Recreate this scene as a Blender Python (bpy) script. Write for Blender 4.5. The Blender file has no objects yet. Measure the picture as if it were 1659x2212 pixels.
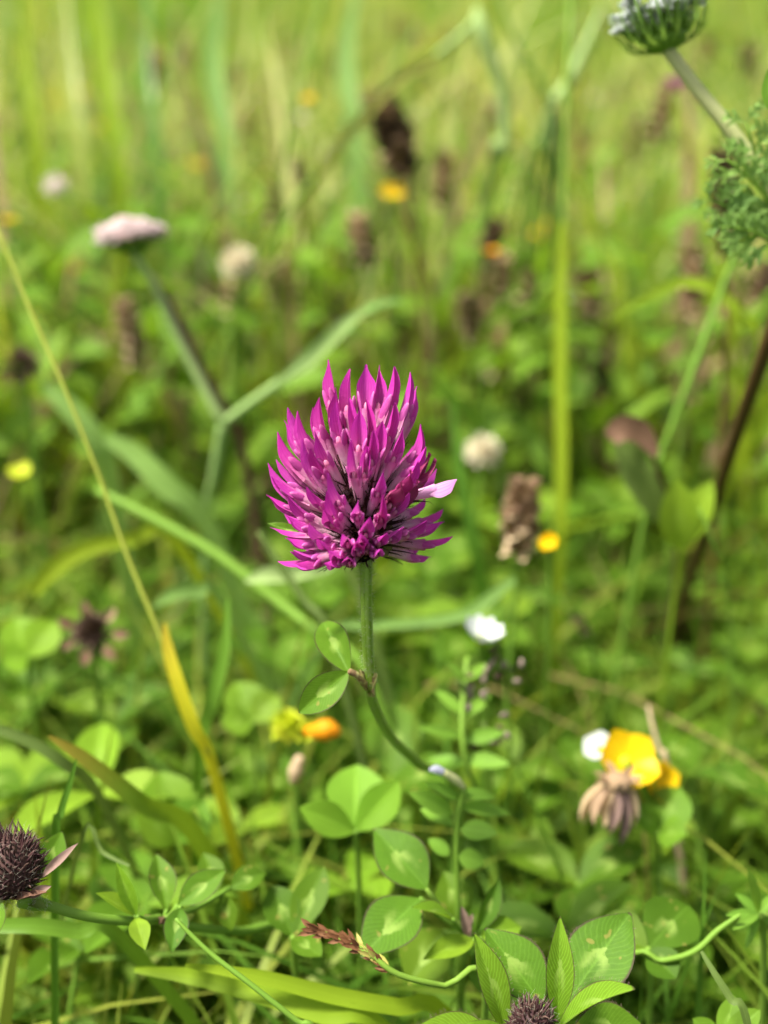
import bpy, math, random
import numpy as np
from mathutils import Vector as V, Matrix, Quaternion
random.seed(7); RNG = np.random.default_rng(7)
R = math.radians
sc = bpy.context.scene
col = sc.collection

# ------------------------------------------------------------------ camera
CAM = V((0, 0, .24)); PITCH = R(22); TV = math.tan(R(24)); TH = TV * .75
FW = V((0, math.cos(PITCH), -math.sin(PITCH))); UP = V((0, math.sin(PITCH), math.cos(PITCH))); RT = V((1, 0, 0))
D0 = .18
cd = bpy.data.cameras.new('camera'); cam = bpy.data.objects.new('camera', cd); col.objects.link(cam)
cam.location = CAM; cam.rotation_euler = (R(90) - PITCH, 0, 0)
cd.sensor_fit = 'VERTICAL'; cd.sensor_height = 24; cd.lens = 12 / TV
cd.clip_start = .005; cd.clip_end = 400
cd.dof.use_dof = True; cd.dof.focus_distance = D0 - .003; cd.dof.aperture_fstop = cd.lens / 4.7
sc.camera = cam
# ------------------------------------------------------------------ world, sun, exposure
w = bpy.data.worlds.new('World'); sc.world = w; w.use_nodes = True
nt = w.node_tree; bg = nt.nodes['Background']; sky = nt.nodes.new('ShaderNodeTexSky')
SUN_EL, SUN_AZ = R(62), R(-105)          # azimuth from +Y towards +X
sky.sky_type = 'NISHITA'; sky.sun_disc = False; sky.sun_elevation = SUN_EL; sky.sun_rotation = SUN_AZ
sky.air_density = 1.0; sky.dust_density = 4.0; sky.ozone_density = 0.6
hs = nt.nodes.new('ShaderNodeHueSaturation'); hs.inputs['Saturation'].default_value = .35   # thin bright cloud: whiter than clear sky
nt.links.new(sky.outputs[0], hs.inputs['Color']); nt.links.new(hs.outputs[0], bg.inputs[0]); bg.inputs[1].default_value = .085
sl = bpy.data.lights.new('sun', 'SUN'); sl.energy = 4.4; sl.angle = R(11); sl.color = (1, .94, .82)
so = bpy.data.objects.new('sun', sl); col.objects.link(so)
sdir = V((math.sin(SUN_AZ) * math.cos(SUN_EL), math.cos(SUN_AZ) * math.cos(SUN_EL), math.sin(SUN_EL)))
so.rotation_euler = sdir.to_track_quat('Z', 'Y').to_euler(); so.location = sdir * 5
vs = sc.view_settings; vs.view_transform = 'Standard'; vs.look = 'None'; vs.gamma = 1; vs.use_curve_mapping = False
vs.exposure = 1.2
sc.render.engine = 'CYCLES'; sc.cycles.use_denoising = True; sc.cycles.use_adaptive_sampling = True; sc.cycles.adaptive_threshold = .03
sc.cycles.max_bounces = 4; sc.cycles.caustics_reflective = False; sc.cycles.caustics_refractive = False; sc.cycles.transmission_bounces = 3; sc.cycles.diffuse_bounces = 3; sc.cycles.glossy_bounces = 2

# ------------------------------------------------------------------ helpers
def at(px, py, d):
    "point seen at pixel (px,py) of the 1659 x 2212 photograph, d metres deep"
    return CAM + FW * d + RT * ((px - 829.5) / 829.5 * TH * d) + UP * (-(py - 1106) / 1106 * TV * d)
def proj(p):
    q = p - CAM; d = q.dot(FW)
    return (829.5 + q.dot(RT) / (TH * d) * 829.5, 1106 - q.dot(UP) / (TV * d) * 1106, d) if d > 1e-4 else (0, 0, d)
def PX(d): return 2 * TH * d / 1659        # metres of one photograph pixel at depth d
def gz(x, y): return .115 * max(0, y - 1.0) + .004 * math.sin(9 * x + 2) * math.sin(8 * y) 
def rnd(a, b): return random.uniform(a, b)

class MB:
    def __init__(s): s.v = []; s.f = []; s.l = []; s.m = []; s.cm = 0; s.t = 0.
    def mat(s, i): s.cm = i; return s
    def addv(s, p, u=0, v=0): s.v.append(tuple(p)); s.l.append((u, v, s.t)); return len(s.v) - 1
    def quad(s, *i): s.f.append(i); s.m.append(s.cm)
    def grid(s, nu, nv, fn, closed=False):
        b = len(s.v)
        for j in range(nv):
            for i in range(nu):
                p, u, v = fn(i, j); s.addv(p, u, v)
        for j in range(nv - 1):
            for i in range(nu if closed else nu - 1):
                k = (i + 1) % nu
                s.quad(b + j * nu + i, b + j * nu + k, b + (j + 1) * nu + k, b + (j + 1) * nu + i)
    def tube(s, pts, rad, n=8, sub=4, ridge=0, cap=True):
        pts, rad = smooth(pts, rad, sub)
        fr = frames(pts); N = len(pts)
        def fn(i, j):
            a = 2 * math.pi * i / n; r = rad[j] * (1 + ridge * math.cos(5 * a))
            t, x, y = fr[j]
            return pts[j] + x * (r * math.cos(a)) + y * (r * math.sin(a)), i / n, j / (N - 1)
        b = len(s.v); s.grid(n, N, fn, True)
        if cap:
            for j, sgn in ((0, -1), (N - 1, 1)):
                c = s.addv(pts[j] + fr[j][0] * sgn * rad[j] * .5, .5, j / (N - 1))
                for i in range(n):
                    q = (b + j * n + i, b + j * n + (i + 1) % n, c); s.quad(*(q if sgn > 0 else q[::-1]))
        return s
    def ell(s, M, rx, ry, rz, nu=10, nv=7, pw=1):
        def fn(i, j):
            a = 2 * math.pi * i / nu; b = math.pi * j / (nv - 1); c = math.sin(b) ** pw
            return M @ V((rx * c * math.cos(a), ry * c * math.sin(a), -rz * math.cos(b))), i / nu, j / (nv - 1)
        s.grid(nu, nv, fn, True); return s
    def leaf(s, M, L, W, fold=.25, curl=.15, nu=7, nv=11, p=1.0, wav=0., ex=.72):
        "leaf along +Y of M, face +Z; luv.x -1..1 across, luv.y 0..1 along"
        ph = rnd(0, 6)
        def fn(i, j):
            v = j / (nv - 1); u = -1 + 2 * i / (nu - 1)
            ww = W / 2 * max(0, math.sin(math.pi * v ** p)) ** ex if 0 < v < 1 else W * .02
            a = abs(u)
            x = u * ww * math.cos(fold)
            z = a * ww * math.sin(fold) * 1.3 - curl * L * (v - .3) ** 2 + wav * L * math.sin(v * 7 + ph + u) * a
            y = L * v
            return M @ V((x, y, z)), u, v
        s.grid(nu, nv, fn); return s
    def blade(s, pts, wid, nrm=None, sub=4, fold=.35):
        "grass blade: three verts across; luv.x across, luv.y along"
        pts, wid = smooth(pts, wid, sub); N = len(pts)
        def fn(i, j):
            t = (pts[min(j + 1, N - 1)] - pts[max(j - 1, 0)]).normalized()
            n0 = nrm if nrm is not None else (CAM - pts[j]).normalized()
            x = t.cross(n0).normalized(); n = x.cross(t)
            u = i - 1
            return pts[j] + x * (u * wid[j] / 2) + n * (abs(u) * wid[j] * .5 * fold), u, j / (N - 1)
        s.grid(3, N, fn); return s
    def hair(s, p, d, L, r, bend=None):
        q = p + d * L * .6; e = p + d * L + (bend or V((0, 0, 0)))
        x = d.orthogonal().normalized() * r; y = d.cross(x).normalized() * r
        i = [s.addv(p + x), s.addv(p - x * .5 + y), s.addv(p - x * .5 - y), s.addv(q + x * .6), s.addv(q - x * .3 + y * .6), s.addv(q - x * .3 - y * .6), s.addv(e, 0, 1)]
        for a, b in ((0, 1), (1, 2), (2, 0)):
            s.quad(i[a], i[b], i[b + 3], i[a + 3]); s.quad(i[a + 3], i[b + 3], i[6])
    def mesh(s, name, mats, off=None):
        me = bpy.data.meshes.new(name)
        vv = s.v if off is None else [(a - off[0], b - off[1], c - off[2]) for a, b, c in s.v]
        me.from_pydata(vv, [], s.f)
        at_ = me.attributes.new('luv', 'FLOAT_VECTOR', 'POINT'); at_.data.foreach_set('vector', np.array(s.l, 'f').ravel())
        for m in (mats if isinstance(mats, (list, tuple)) else [mats]): me.materials.append(M[m])
        me.polygons.foreach_set('material_index', np.array(s.m, 'i')); me.polygons.foreach_set('use_smooth', np.ones(len(s.f), bool))
        me.update(); return me
    def build(s, name, mats, parent=None, kind=None, label=None):
        off = None
        if parent is not None: off = world_loc(parent)
        o = bpy.data.objects.new(name, s.mesh(name, mats, off)); col.objects.link(o); o.parent = parent
        if kind: o['kind'] = kind
        if label: o['label'] = label
        return o
def world_loc(o):
    p = V((0, 0, 0))
    while o is not None: p = p + o.location; o = o.parent
    return p
def smooth(pts, rad, sub):
    pts = [V(p) for p in pts]
    if not isinstance(rad, (list, tuple)): rad = [rad] * len(pts)
    n = len(pts)
    if len(rad) != n:
        k = len(rad) - 1; rad = [rad[min(int(i / (n - 1) * k), k - 1)] + (rad[min(int(i / (n - 1) * k), k - 1) + 1] - rad[min(int(i / (n - 1) * k), k - 1)]) * (i / (n - 1) * k - min(int(i / (n - 1) * k), k - 1)) for i in range(n)]
    if n < 3 and sub > 1:
        op, orr = [], []
        for j in range(sub + 1):
            t = j / sub; op.append(pts[0].lerp(pts[-1], t)); orr.append(rad[0] * (1 - t) + rad[-1] * t)
        return op, orr
    op, orr = [], []
    for i in range(n - 1):
        p0 = pts[max(i - 1, 0)]; p1 = pts[i]; p2 = pts[i + 1]; p3 = pts[min(i + 2, n - 1)]
        for j in range(sub):
            t = j / sub
            op.append(.5 * ((2 * p1) + (p2 - p0) * t + (2 * p0 - 5 * p1 + 4 * p2 - p3) * t * t + (3 * p1 - p0 - 3 * p2 + p3) * t ** 3))
            orr.append(rad[i] * (1 - t) + rad[i + 1] * t)
    op.append(pts[-1]); orr.append(rad[-1]); return op, orr
def frames(pts):
    out = []; x = None; n = len(pts)
    for j in range(n):
        t = (pts[min(j + 1, n - 1)] - pts[max(j - 1, 0)]).normalized()
        x = t.orthogonal().normalized() if x is None else (x - t * x.dot(t)).normalized()
        out.append((t, x, t.cross(x)))
    return out
def basis(o, y, z):
    "matrix with +Y along y and +Z near z"
    y = y.normalized(); x = y.cross(z); x = x.normalized() if x.length > 1e-6 else y.orthogonal().normalized(); z = x.cross(y)
    m = Matrix((x, y, z)).transposed().to_4x4(); m.translation = o; return m
def zbasis(o, z, y):
    z = z.normalized(); x = y.cross(z); x = x.normalized() if x.length > 1e-6 else z.orthogonal().normalized(); y = z.cross(x)
    m = Matrix((x, y, z)).transposed().to_4x4(); m.translation = o; return m
def thing(name, loc, label, cat, group=None):
    o = bpy.data.objects.new(name, None); col.objects.link(o); o.location = loc; o.empty_display_size = .005
    o['label'] = label; o['category'] = cat
    if group: o['group'] = group
    return o
def tag(o, label, cat, group=None):
    o['label'] = label; o['category'] = cat
    if group: o['group'] = group
    return o
def root_pts(pts):
    "carry a list of points on down to the ground"
    p = V(pts[-1]); d = (p - V(pts[-2])).normalized() if len(pts) > 1 else V((0, 0, -1))
    h = p.z - gz(p.x, p.y)
    if h < .006: return list(pts)
    q = p + V((d.x, d.y, 0)) * min(h, .06) * .5; g = V((q.x, q.y, gz(q.x, q.y) - .002))
    return list(pts) + [p.lerp(g, .5) + V((d.x, d.y, 0)) * h * .08, g]
def leafpx(mb, base, tip, wpx, face=None, fold=.3, curl=.12, p=1.0, nu=9, nv=13, wav=.0, roll=0., L=1., ex=.72):
    "leaf between two (px,py,depth) points with a pixel width"
    b = at(*base); t = at(*tip); y = t - b
    n = face if face is not None else ((CAM - b).normalized() * .8 + V((0, 0, .75)))
    if roll: n = Quaternion(y.normalized(), roll) @ n
    mb.leaf(basis(b, y, n), y.length * L, wpx * PX((base[2] + tip[2]) / 2), fold, curl, nu, nv, p, wav, ex)
def P(*a): return [at(*q) for q in a]

# ------------------------------------------------------------------ materials
M = {}
class NB:
    def __init__(s, name):
        s.m = bpy.data.materials.new(name); s.m.use_nodes = True; s.t = s.m.node_tree; s.t.nodes.clear(); M[name] = s.m
        s.out = s.t.nodes.new('ShaderNodeOutputMaterial')
    def n(s, typ, ins=None, **kw):
        nd = s.t.nodes.new('ShaderNode' + typ)
        for k, v in kw.items(): setattr(nd, k, v)
        for k, v in (ins or {}).items():
            if hasattr(v, 'is_output'): s.t.links.new(v, nd.inputs[k])
            else: nd.inputs[k].default_value = v
        return nd
    def ma(s, op, a, b=0., c=None, clamp=False):
        nd = s.n('Math', operation=op, use_clamp=clamp)
        for i, v in enumerate((a, b, c)):
            if v is None: continue
            if hasattr(v, 'is_output'): s.t.links.new(v, nd.inputs[i])
            else: nd.inputs[i].default_value = v
        return nd.outputs[0]
    def mix(s, f, a, b, blend='MIX'):
        nd = s.n('MixRGB', blend_type=blend)
        for i, v in enumerate((f, a, b)):
            if hasattr(v, 'is_output'): s.t.links.new(v, nd.inputs[i])
            else: nd.inputs[i].default_value = v if i == 0 else (*v, 1)
        return nd.outputs[0]
    def ss(s, x, a, b):
        return s.n('MapRange', {0: x, 1: a, 2: b}, interpolation_type='SMOOTHSTEP').outputs[0]
    def ramp(s, f, stops):
        nd = s.n('ValToRGB', {0: f}); e = nd.color_ramp.elements
        while len(e) < len(stops): e.new(.5)
        for q, (p, c) in zip(e, stops): q.position = p; q.color = (*c, 1)
        return nd.outputs[0]
    def luv(s):
        a = s.n('Attribute', attribute_name='luv'); x = s.n('SeparateXYZ', {0: a.outputs['Vector']})
        r = s.n('ObjectInfo').outputs['Random']
        return x.outputs[0], x.outputs[1], s.ma('FRACT', s.ma('ADD', x.outputs[2], r))
    def noise(s, scale, detail=3, rough=.6):
        g = s.n('NewGeometry').outputs['Position']
        return s.n('TexNoise', {'Vector': g, 'Scale': scale, 'Detail': detail, 'Roughness': rough}).outputs[0]
    def finish(s, colr, trans=.3, tcol=None, rough=.5, spec=.3, bump=None, sheen=0):
        ins = {'Base Color': colr, 'Roughness': rough, 'Specular IOR Level': spec}
        p = s.n('BsdfPrincipled', ins)
        if bump is not None:
            b = s.n('Bump', {'Height': bump, 'Strength': .35, 'Distance': .0003}); s.t.links.new(b.outputs[0], p.inputs['Normal'])
        o = p.outputs[0]
        if trans > 0:
            t = s.n('BsdfTranslucent', {0: tcol if tcol is not None else colr})
            o = s.n('MixShader', {0: trans, 1: o, 2: t.outputs[0]}).outputs[0]
        s.t.links.new(o, s.out.inputs[0])

def foliage(name, a, b, c=None, chev=0., veins=0., margin=0., trans=.38, rough=.55, spec=.14, tipdry=0., freckle=0., midrib=.25, glow=(1.5, 1.35, .7), fine=None):
    fine = fine if fine is not None else (veins > 0.14)
    k = NB(name); u, v, t = k.luv(); au = k.ma('ABSOLUTE', u)
    colr = k.ramp(t, [(0, a), (.55, b), (1, c or b)])
    n1 = k.noise(90, 3) if (veins or chev) else None
    if n1: colr = k.mix(k.ma('MULTIPLY', k.ss(n1, .4, .75), .4), colr, tuple(q * .62 for q in a))
    n2 = k.noise(900, 2) if fine else None
    if fine: colr = k.mix(.25, colr, k.ramp(n2, [(.3, (.45, .45, .45)), (.7, (.62, .62, .55))]), 'OVERLAY')
    if veins:
        s = k.ma('SINE', k.ma('ADD', k.ma('MULTIPLY', k.ma('SUBTRACT', v, k.ma('MULTIPLY', au, .28)), 105), k.ma('MULTIPLY', k.noise(350, 2), 9)))
        colr = k.mix(k.ma('MULTIPLY', k.ss(s, .4, 1.), veins), colr, tuple(min(1, q * 2.0 + .02) for q in b))
    if midrib:
        colr = k.mix(k.ma('MULTIPLY', k.ss(au, .07, .0), midrib), colr, tuple(min(1, q * 2.2 + .03) for q in b))
    if chev:
        nn = k.ma('MULTIPLY', k.ma('SUBTRACT', k.noise(480, 4), .5), .42)
        d = k.ma('ADD', k.ma('SUBTRACT', v, k.ma('SUBTRACT', .62, k.ma('MULTIPLY', au, .42))), nn)
        m_ = k.ma('MULTIPLY', k.ss(d, -.24, -.04), k.ss(d, .035, .0)); m_ = k.ma('MULTIPLY', m_, k.ss(au, .5, .12))
        colr = k.mix(k.ma('MULTIPLY', m_, chev), colr, (.34, .48, .11))
    if freckle:
        f = k.ss(k.noise(520, 1, .3), .70, .74)
        colr = k.mix(k.ma('MULTIPLY', f, freckle), colr, (.33, .27, .07))
    if margin:
        e = k.ma('ADD', k.ss(au, .9, .985), k.ss(v, .972, .995), clamp=True)
        colr = k.mix(k.ma('MULTIPLY', e, margin), colr, (.07, .03, .035))
    if tipdry:
        colr = k.mix(k.ma('MULTIPLY', k.ss(v, .55, .95), tipdry), colr, (.42, .24, .05))
    g = k.mix(1., colr, glow, 'MULTIPLY')
    k.finish(colr, trans, g, rough, spec, bump=n2)

# base colours follow real leaves (0.04 to 0.2)
foliage('clover_leaf', (.058, .135, .008), (.085, .175, .010), (.12, .205, .012), chev=.55, veins=.08, freckle=.5)
foliage('clover_hero', (.075, .175, .014), (.095, .205, .015), (.115, .225, .015), chev=.62, veins=.15, margin=.85, freckle=.55)
foliage('clover_bright', (.12, .25, .016), (.15, .29, .02), (.17, .30, .02), chev=.5, veins=.3, margin=.8)
foliage('young_leaf', (.15, .29, .018), (.19, .32, .02), (.22, .34, .025), chev=.12, veins=.15)
foliage('bright_leaf', (.17, .34, .03), (.19, .36, .03), veins=.08)
foliage('round_leaf', (.10, .215, .016), (.14, .265, .02), (.18, .29, .022), chev=.2, veins=.1)
foliage('vetch_leaf', (.15, .31, .035), (.18, .34, .04), veins=.08)
foliage('grass', (.070, .165, .016), (.125, .235, .020), (.26, .30, .045), trans=.42, midrib=.15, rough=.45, spec=.15)
foliage('grass_green', (.08, .19, .02), (.11, .235, .022), (.14, .26, .026), trans=.4, midrib=.2, rough=.42)
foliage('grass_far', (.13, .28, .045), (.20, .36, .04), (.40, .45, .11), trans=.45, midrib=0, rough=.36, spec=.4)
foliage('grass_dry', (.30, .26, .09), (.24, .17, .07), (.13, .085, .04), trans=.3, midrib=0)
foliage('grass_pale', (.34, .42, .10), (.46, .52, .16), (.55, .55, .24), trans=.45, midrib=0)
foliage('grass_dark', (.04, .10, .016), (.06, .14, .02), (.12, .09, .04), trans=.3, midrib=0)
foliage('grass_lime', (.23, .36, .02), (.28, .38, .02), (.30, .40, .03), trans=.45, midrib=.1)
foliage('grass_tip', (.12, .22, .018), (.15, .25, .02), trans=.4, tipdry=.55)
foliage('grass_yellow', (.66, .62, .03), (.68, .64, .03), (.7, .64, .03), trans=.4, tipdry=.5, glow=(1.2, 1.1, .7))
foliage('stem_green', (.12, .23, .028), (.14, .26, .03), (.17, .28, .04), trans=0, midrib=0, rough=.5)
foliage('stem_pale', (.26, .40, .13), (.30, .44, .14), (.34, .46, .17), trans=.1, midrib=0, rough=.55)
foliage('stem_straw', (.36, .32, .09), (.40, .36, .09), (.30, .36, .08), trans=.1, midrib=0, rough=.5)
foliage('stem_lime', (.30, .36, .05), (.34, .38, .06), trans=.1, midrib=0)
foliage('rust', (.11, .045, .02), (.16, .07, .03), (.2, .10, .05), trans=.1, midrib=0, rough=.7)
foliage('stem_cream', (.48, .52, .22), (.52, .55, .25), trans=.1, midrib=0)
foliage('stem_brown', (.075, .040, .014), (.095, .052, .018), (.085, .060, .02), trans=0, midrib=0, rough=.6)
foliage('carrot_leaf', (.18, .33, .085), (.22, .37, .09), (.25, .40, .09), trans=.4, veins=.1)
foliage('dry_brown', (.17, .105, .06), (.25, .165, .095), (.36, .25, .15), trans=.12, midrib=0, rough=.75, glow=(1.1, 1, .9))
foliage('dry_dark', (.06, .038, .026), (.09, .058, .042), (.14, .09, .065), trans=.05, midrib=0, rough=.7)
foliage('dry_tan', (.50, .36, .22), (.60, .48, .30), (.45, .28, .20), trans=.25, midrib=0, rough=.7, glow=(1.1, 1, .9))
foliage('pod_grey', (.16, .12, .10), (.22, .17, .14), trans=0, midrib=0)
foliage('olive_leaf', (.10, .16, .035), (.12, .18, .04), trans=.3, veins=.1)
foliage('dead_leaf', (.16, .085, .06), (.20, .11, .075), (.22, .14, .08), trans=.25, rough=.6, glow=(1.1, .9, .7))
foliage('petal_yellow', (.82, .50, .006), (.86, .56, .008), (.86, .60, .012), trans=.3, midrib=0, rough=.35, glow=(1.1, 1.05, .6))
foliage('petal_orange', (.75, .30, .012), (.8, .36, .015), trans=.25, midrib=0, rough=.4, glow=(1.1, 1, .6))
foliage('petal_lime', (.5, .6, .03), (.55, .62, .04), (.6, .62, .06), trans=.35, midrib=0, glow=(1.1, 1.1, .6))
foliage('petal_white', (.60, .64, .62), (.66, .70, .68), trans=.3, midrib=0, rough=.4, glow=(1, 1, 1))
foliage('petal_cream', (.72, .66, .50), (.78, .74, .58), (.62, .48, .36), trans=.3, midrib=0, glow=(1, 1, .9))
foliage('petal_blush', (.80, .68, .68), (.84, .76, .74), (.78, .60, .62), trans=.3, midrib=0, glow=(1, 1, 1))
foliage('petal_purple', (.34, .06, .26), (.42, .09, .32), trans=.3, midrib=0, glow=(1.2, 1, 1.1))
foliage('bract_pink', (.22, .145, .13), (.27, .18, .155), trans=.2, midrib=.0, rough=.6, veins=.2, glow=(1.1, 1, .9))
foliage('head_dark', (.050, .024, .026), (.075, .035, .036), (.12, .075, .06), trans=0, midrib=0, rough=.55)
foliage('hair_white', (.55, .58, .42), (.6, .6, .48), trans=.4, midrib=0, rough=.5, glow=(1, 1, 1))
foliage('calyx_green', (.16, .14, .06), (.18, .15, .07), trans=.1, midrib=0, rough=.6)
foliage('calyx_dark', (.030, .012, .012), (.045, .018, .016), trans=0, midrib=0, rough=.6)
foliage('bud_blue', (.46, .48, .62), (.5, .52, .64), trans=.3, midrib=0, glow=(1, 1, 1))

def petal(name, stops, vein=.35, trans=.34, shift=.0, tipw=None):
    k = NB(name); u, v, t = k.luv()
    n = k.ma('MULTIPLY', k.ma('SUBTRACT', k.noise(300, 2), .5), .12)
    colr = k.ramp(k.ma('ADD', v, n), stops)
    s = k.ma('SINE', k.ma('MULTIPLY', u, 26.)); m_ = k.ma('MULTIPLY', k.ss(s, .1, .95), k.ss(v, .45, .7))
    colr = k.mix(k.ma('MULTIPLY', m_, vein), colr, (.36, .012, .20))
    # florets differ a little in age: cooler, fresher pinks to darker crimson
    colr = k.mix(k.ma('MULTIPLY', k.ss(t, .55, 1.), .45), colr, (.42, .026, .22))
    colr = k.mix(k.ma('MULTIPLY', k.ss(t, .35, .0), .30), colr, (.62, .13, .58))
    g = k.mix(1., colr, (1.15, 1.0, 1.1), 'MULTIPLY')
    k.finish(colr, trans, g, .6, .10, bump=k.noise(2500, 2))
PINK = [(0, (.70, .50, .54)), (.50, (.78, .46, .60)), (.63, (.72, .24, .50)), (.75, (.58, .085, .42)), (.88, (.54, .045, .41)), (1, (.50, .035, .38))]
petal('banner', PINK, .28)
petal('wing', [(0, (.72, .36, .5)), (.35, (.60, .10, .42)), (.74, (.62, .13, .46)), (.93, (.72, .30, .58)), (1, (.78, .42, .66))], .1)
petal('keel', [(0, (.7, .42, .5)), (.5, (.72, .20, .40)), (1, (.78, .36, .52))], .1)
petal('withered', [(0, (.55, .40, .38)), (.4, (.5, .25, .28)), (.7, (.34, .05, .14)), (1, (.28, .05, .13))], .4)
petal('lilac', [(0, (.72, .42, .58)), (.5, (.74, .40, .66)), (1, (.62, .25, .58))], .25)

k = NB('hero_stem'); u, v, t = k.luv()
s = k.ma('SINE', k.ma('MULTIPLY', u, 6.2832 * 5)); colr = k.mix(k.ss(s, -.7, .8), (.17, .31, .02), (.26, .42, .06))
colr = k.mix(k.ma('MULTIPLY', k.ss(k.noise(700, 3), .45, .7), .5), colr, (.28, .36, .14)); k.finish(colr, .12, None, .5, .3, bump=k.noise(2500, 2))
k = NB('node_dry'); colr = k.mix(k.ss(k.noise(900, 3), .35, .65), (.22, .13, .07), (.52, .50, .20)); k.finish(colr, .2, None, .6, .2, bump=k.noise(1500, 3))
k = NB('soil'); n = k.noise(30, 6); n2 = k.noise(3, 4)
colr = k.mix(k.ss(n, .35, .65), (.022, .026, .010), (.035, .055, .014)); colr = k.mix(k.ss(n2, .45, .7), colr, (.05, .085, .02)); k.finish(colr, 0, None, .9, .1, bump=n)

# ------------------------------------------------------------------ ground
mb = MB()
ys = sorted(set([round(-4 + .5 * i, 3) for i in range(9)] + [round(.02 * i, 3) for i in range(60)] + [1.2 + .1 * i for i in range(40)] + [5.2 + 1.5 * i for i in range(60)]))
xs = sorted(set([round(-1 + .04 * i, 3) for i in range(51)] + [s_ * (1 + .35 * 1.22 ** i * (i + 1) * .5) for i in range(22) for s_ in (-1, 1)]))
def gfn(i, j):
    x, y = xs[i], ys[j]; z = gz(x, y) + .006 * math.sin(31 * x + 5 * math.sin(23 * y)) * (abs(x) < 1.2)
    if y > 30: z = gz(x, 30) + (y - 30) * .02
    return V((x, y, z)), 0, 0
mb.grid(len(xs), len(ys), gfn)
g = mb.build('ground', 'soil'); g['kind'] = 'structure'

# ------------------------------------------------------------------ the red clover in focus
def floret_mesh(variant):
    mb = MB(); mm = .001
    rnd_ = random.Random(variant + 40); withered = variant in (5,)
    # calyx: tube and five long dark hairy teeth
    mb.mat(3)
    mb.grid(8, 4, lambda i, j: (V((math.cos(i * math.pi / 4) * (.75 + .16 * j) * mm, math.sin(i * math.pi / 4) * (.75 + .16 * j) * mm, j * 1.1 * mm)), i / 8, j / 3), True)
    mb.mat(4)
    for q in range(5):
        a = -math.pi / 2 + q * 2 * math.pi / 5; L = 5.0 if q == 0 else rnd_.uniform(2.6, 3.6)
        d = V((math.cos(a), math.sin(a), 0)); p0 = d * 1.15 * mm + V((0, 0, 3.0 * mm)); out = rnd_.uniform(.35, 1.0)
        p1 = p0 + V((0, 0, L * .55 * mm)) + d * out * .3 * mm; p2 = p0 + V((0, 0, L * mm)) + d * out * mm
        mb.tube([p0, p1, p2], [.17 * mm, .12 * mm, .02 * mm], 5, 3, cap=False)
        for h in range(7):
            t = rnd_.random(); p = p0.lerp(p2, t); dd = (d * rnd_.uniform(.3, 1) + V((rnd_.uniform(-.6, .6), rnd_.uniform(-.6, .6), rnd_.uniform(.4, 1)))).normalized()
            mb.hair(p, dd, rnd_.uniform(.5, 1.1) * mm, .028 * mm)
    # corolla tube
    mb.mat(0)
    mb.grid(9, 6, lambda i, j: (V((math.cos(i * 2 * math.pi / 9) * (.62 + .07 * j) * mm, math.sin(i * 2 * math.pi / 9) * (.70 + .08 * j) * mm, (1 + j * 1.7) * mm)), 0, (1 + j * 1.7) / 14.5), True)
    # banner
    z0, z1 = 7.8, 14.8; nu, nv = 9, 16
    wmax = rnd_.uniform(1.0, 1.28); fold = rnd_.uniform(.7, 1.05); rise = rnd_.uniform(.2, 1.1); side = rnd_.uniform(-.5, .5)
    if variant in (1,): fold, wmax = 1.4, 1.0           # tightly folded
    if variant in (3,): fold, wmax = .5, 1.5          # opened flat
    if variant == 6: fold, wmax, rise = .5, 1.9, -.3    # lilac stray petal
    def bfn(i, j):
        v = j / (nv - 1); u = -1 + 2 * i / (nu - 1); z = z0 + (z1 - z0) * v
        if v < .42: hw = .95 + (wmax - .95) * math.sin(v / .42 * math.pi / 2)
        else:
            q = (v - .42) / .58; nib = (.38, .2, .05, .42, .0, .1, .3, .1)[variant]; hw = wmax * max(.09, (1 - q ** (2.6 if variant in (0, 3) else 3.6)) - nib * max(0, q - .5) * (1 - q) * 8)
        ridge = .72 + .25 * v + rise * max(0, v - .35) ** 2 * 2.2
        y = ridge - fold * hw * abs(u) ** 1.5 * (1 + .5 * (1 - v)); x = hw * u * (1 if fold < 1 else .8) + side * v * v + .10 * math.sin(6 * v + variant) * u
        if withered: x += .35 * math.sin(v * 9 + u * 2); y += .3 * math.sin(v * 7 + 3 * u)
        return V((x * mm, y * mm, (z - .25 * abs(u) * (1 - v)) * mm)), u, z / 14.5
    mb.grid(nu, nv, bfn)
    # wings and keel below the banner
    if variant != 6:
        for s_ in (-1, 1):
            zl = rnd_.uniform(1.35, 2.0); m_ = Matrix.Translation(V((s_ * .66, -.02, 9.2)) * mm) @ Matrix.Rotation(s_ * rnd_.uniform(.10, .30), 4, 'Y') @ Matrix.Rotation(rnd_.uniform(.0, .2), 4, 'X')
            mb.mat(1); mb.ell(m_, .34 * mm, .66 * mm, (zl + .6) * mm, 9, 9, 1.15)
            m2 = m_ @ Matrix.Translation(V((s_ * .1, -.1, zl * .82)) * mm)
        mb.mat(2); mb.ell(Matrix.Translation(V((0, -.35, 8.8)) * mm), .48 * mm, .55 * mm, 1.5 * mm, 8, 7, .8)
    cy = (.9, -.7, 1.3, .5, -1.1, 1.0, -.8)[variant]; cx = (.3, -.6, .5, -.3, .7, .9, .4)[variant]      # each floret bows a little
    mb.v = [(x + cx * .001 * 4 * (z / .0148) * (z / .0148 - 1) * .5, y - cy * .001 * 2 * (z / .0148) * (z / .0148 - 1), z) for x, y, z in mb.v]
    b = 'withered' if withered else 'lilac' if variant == 6 else 'banner'
    return mb.mesh('floret', [b, 'withered' if withered else 'wing', 'keel', 'calyx_green', 'calyx_dark'])
FLO = [floret_mesh(i) for i in range(7)]

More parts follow.
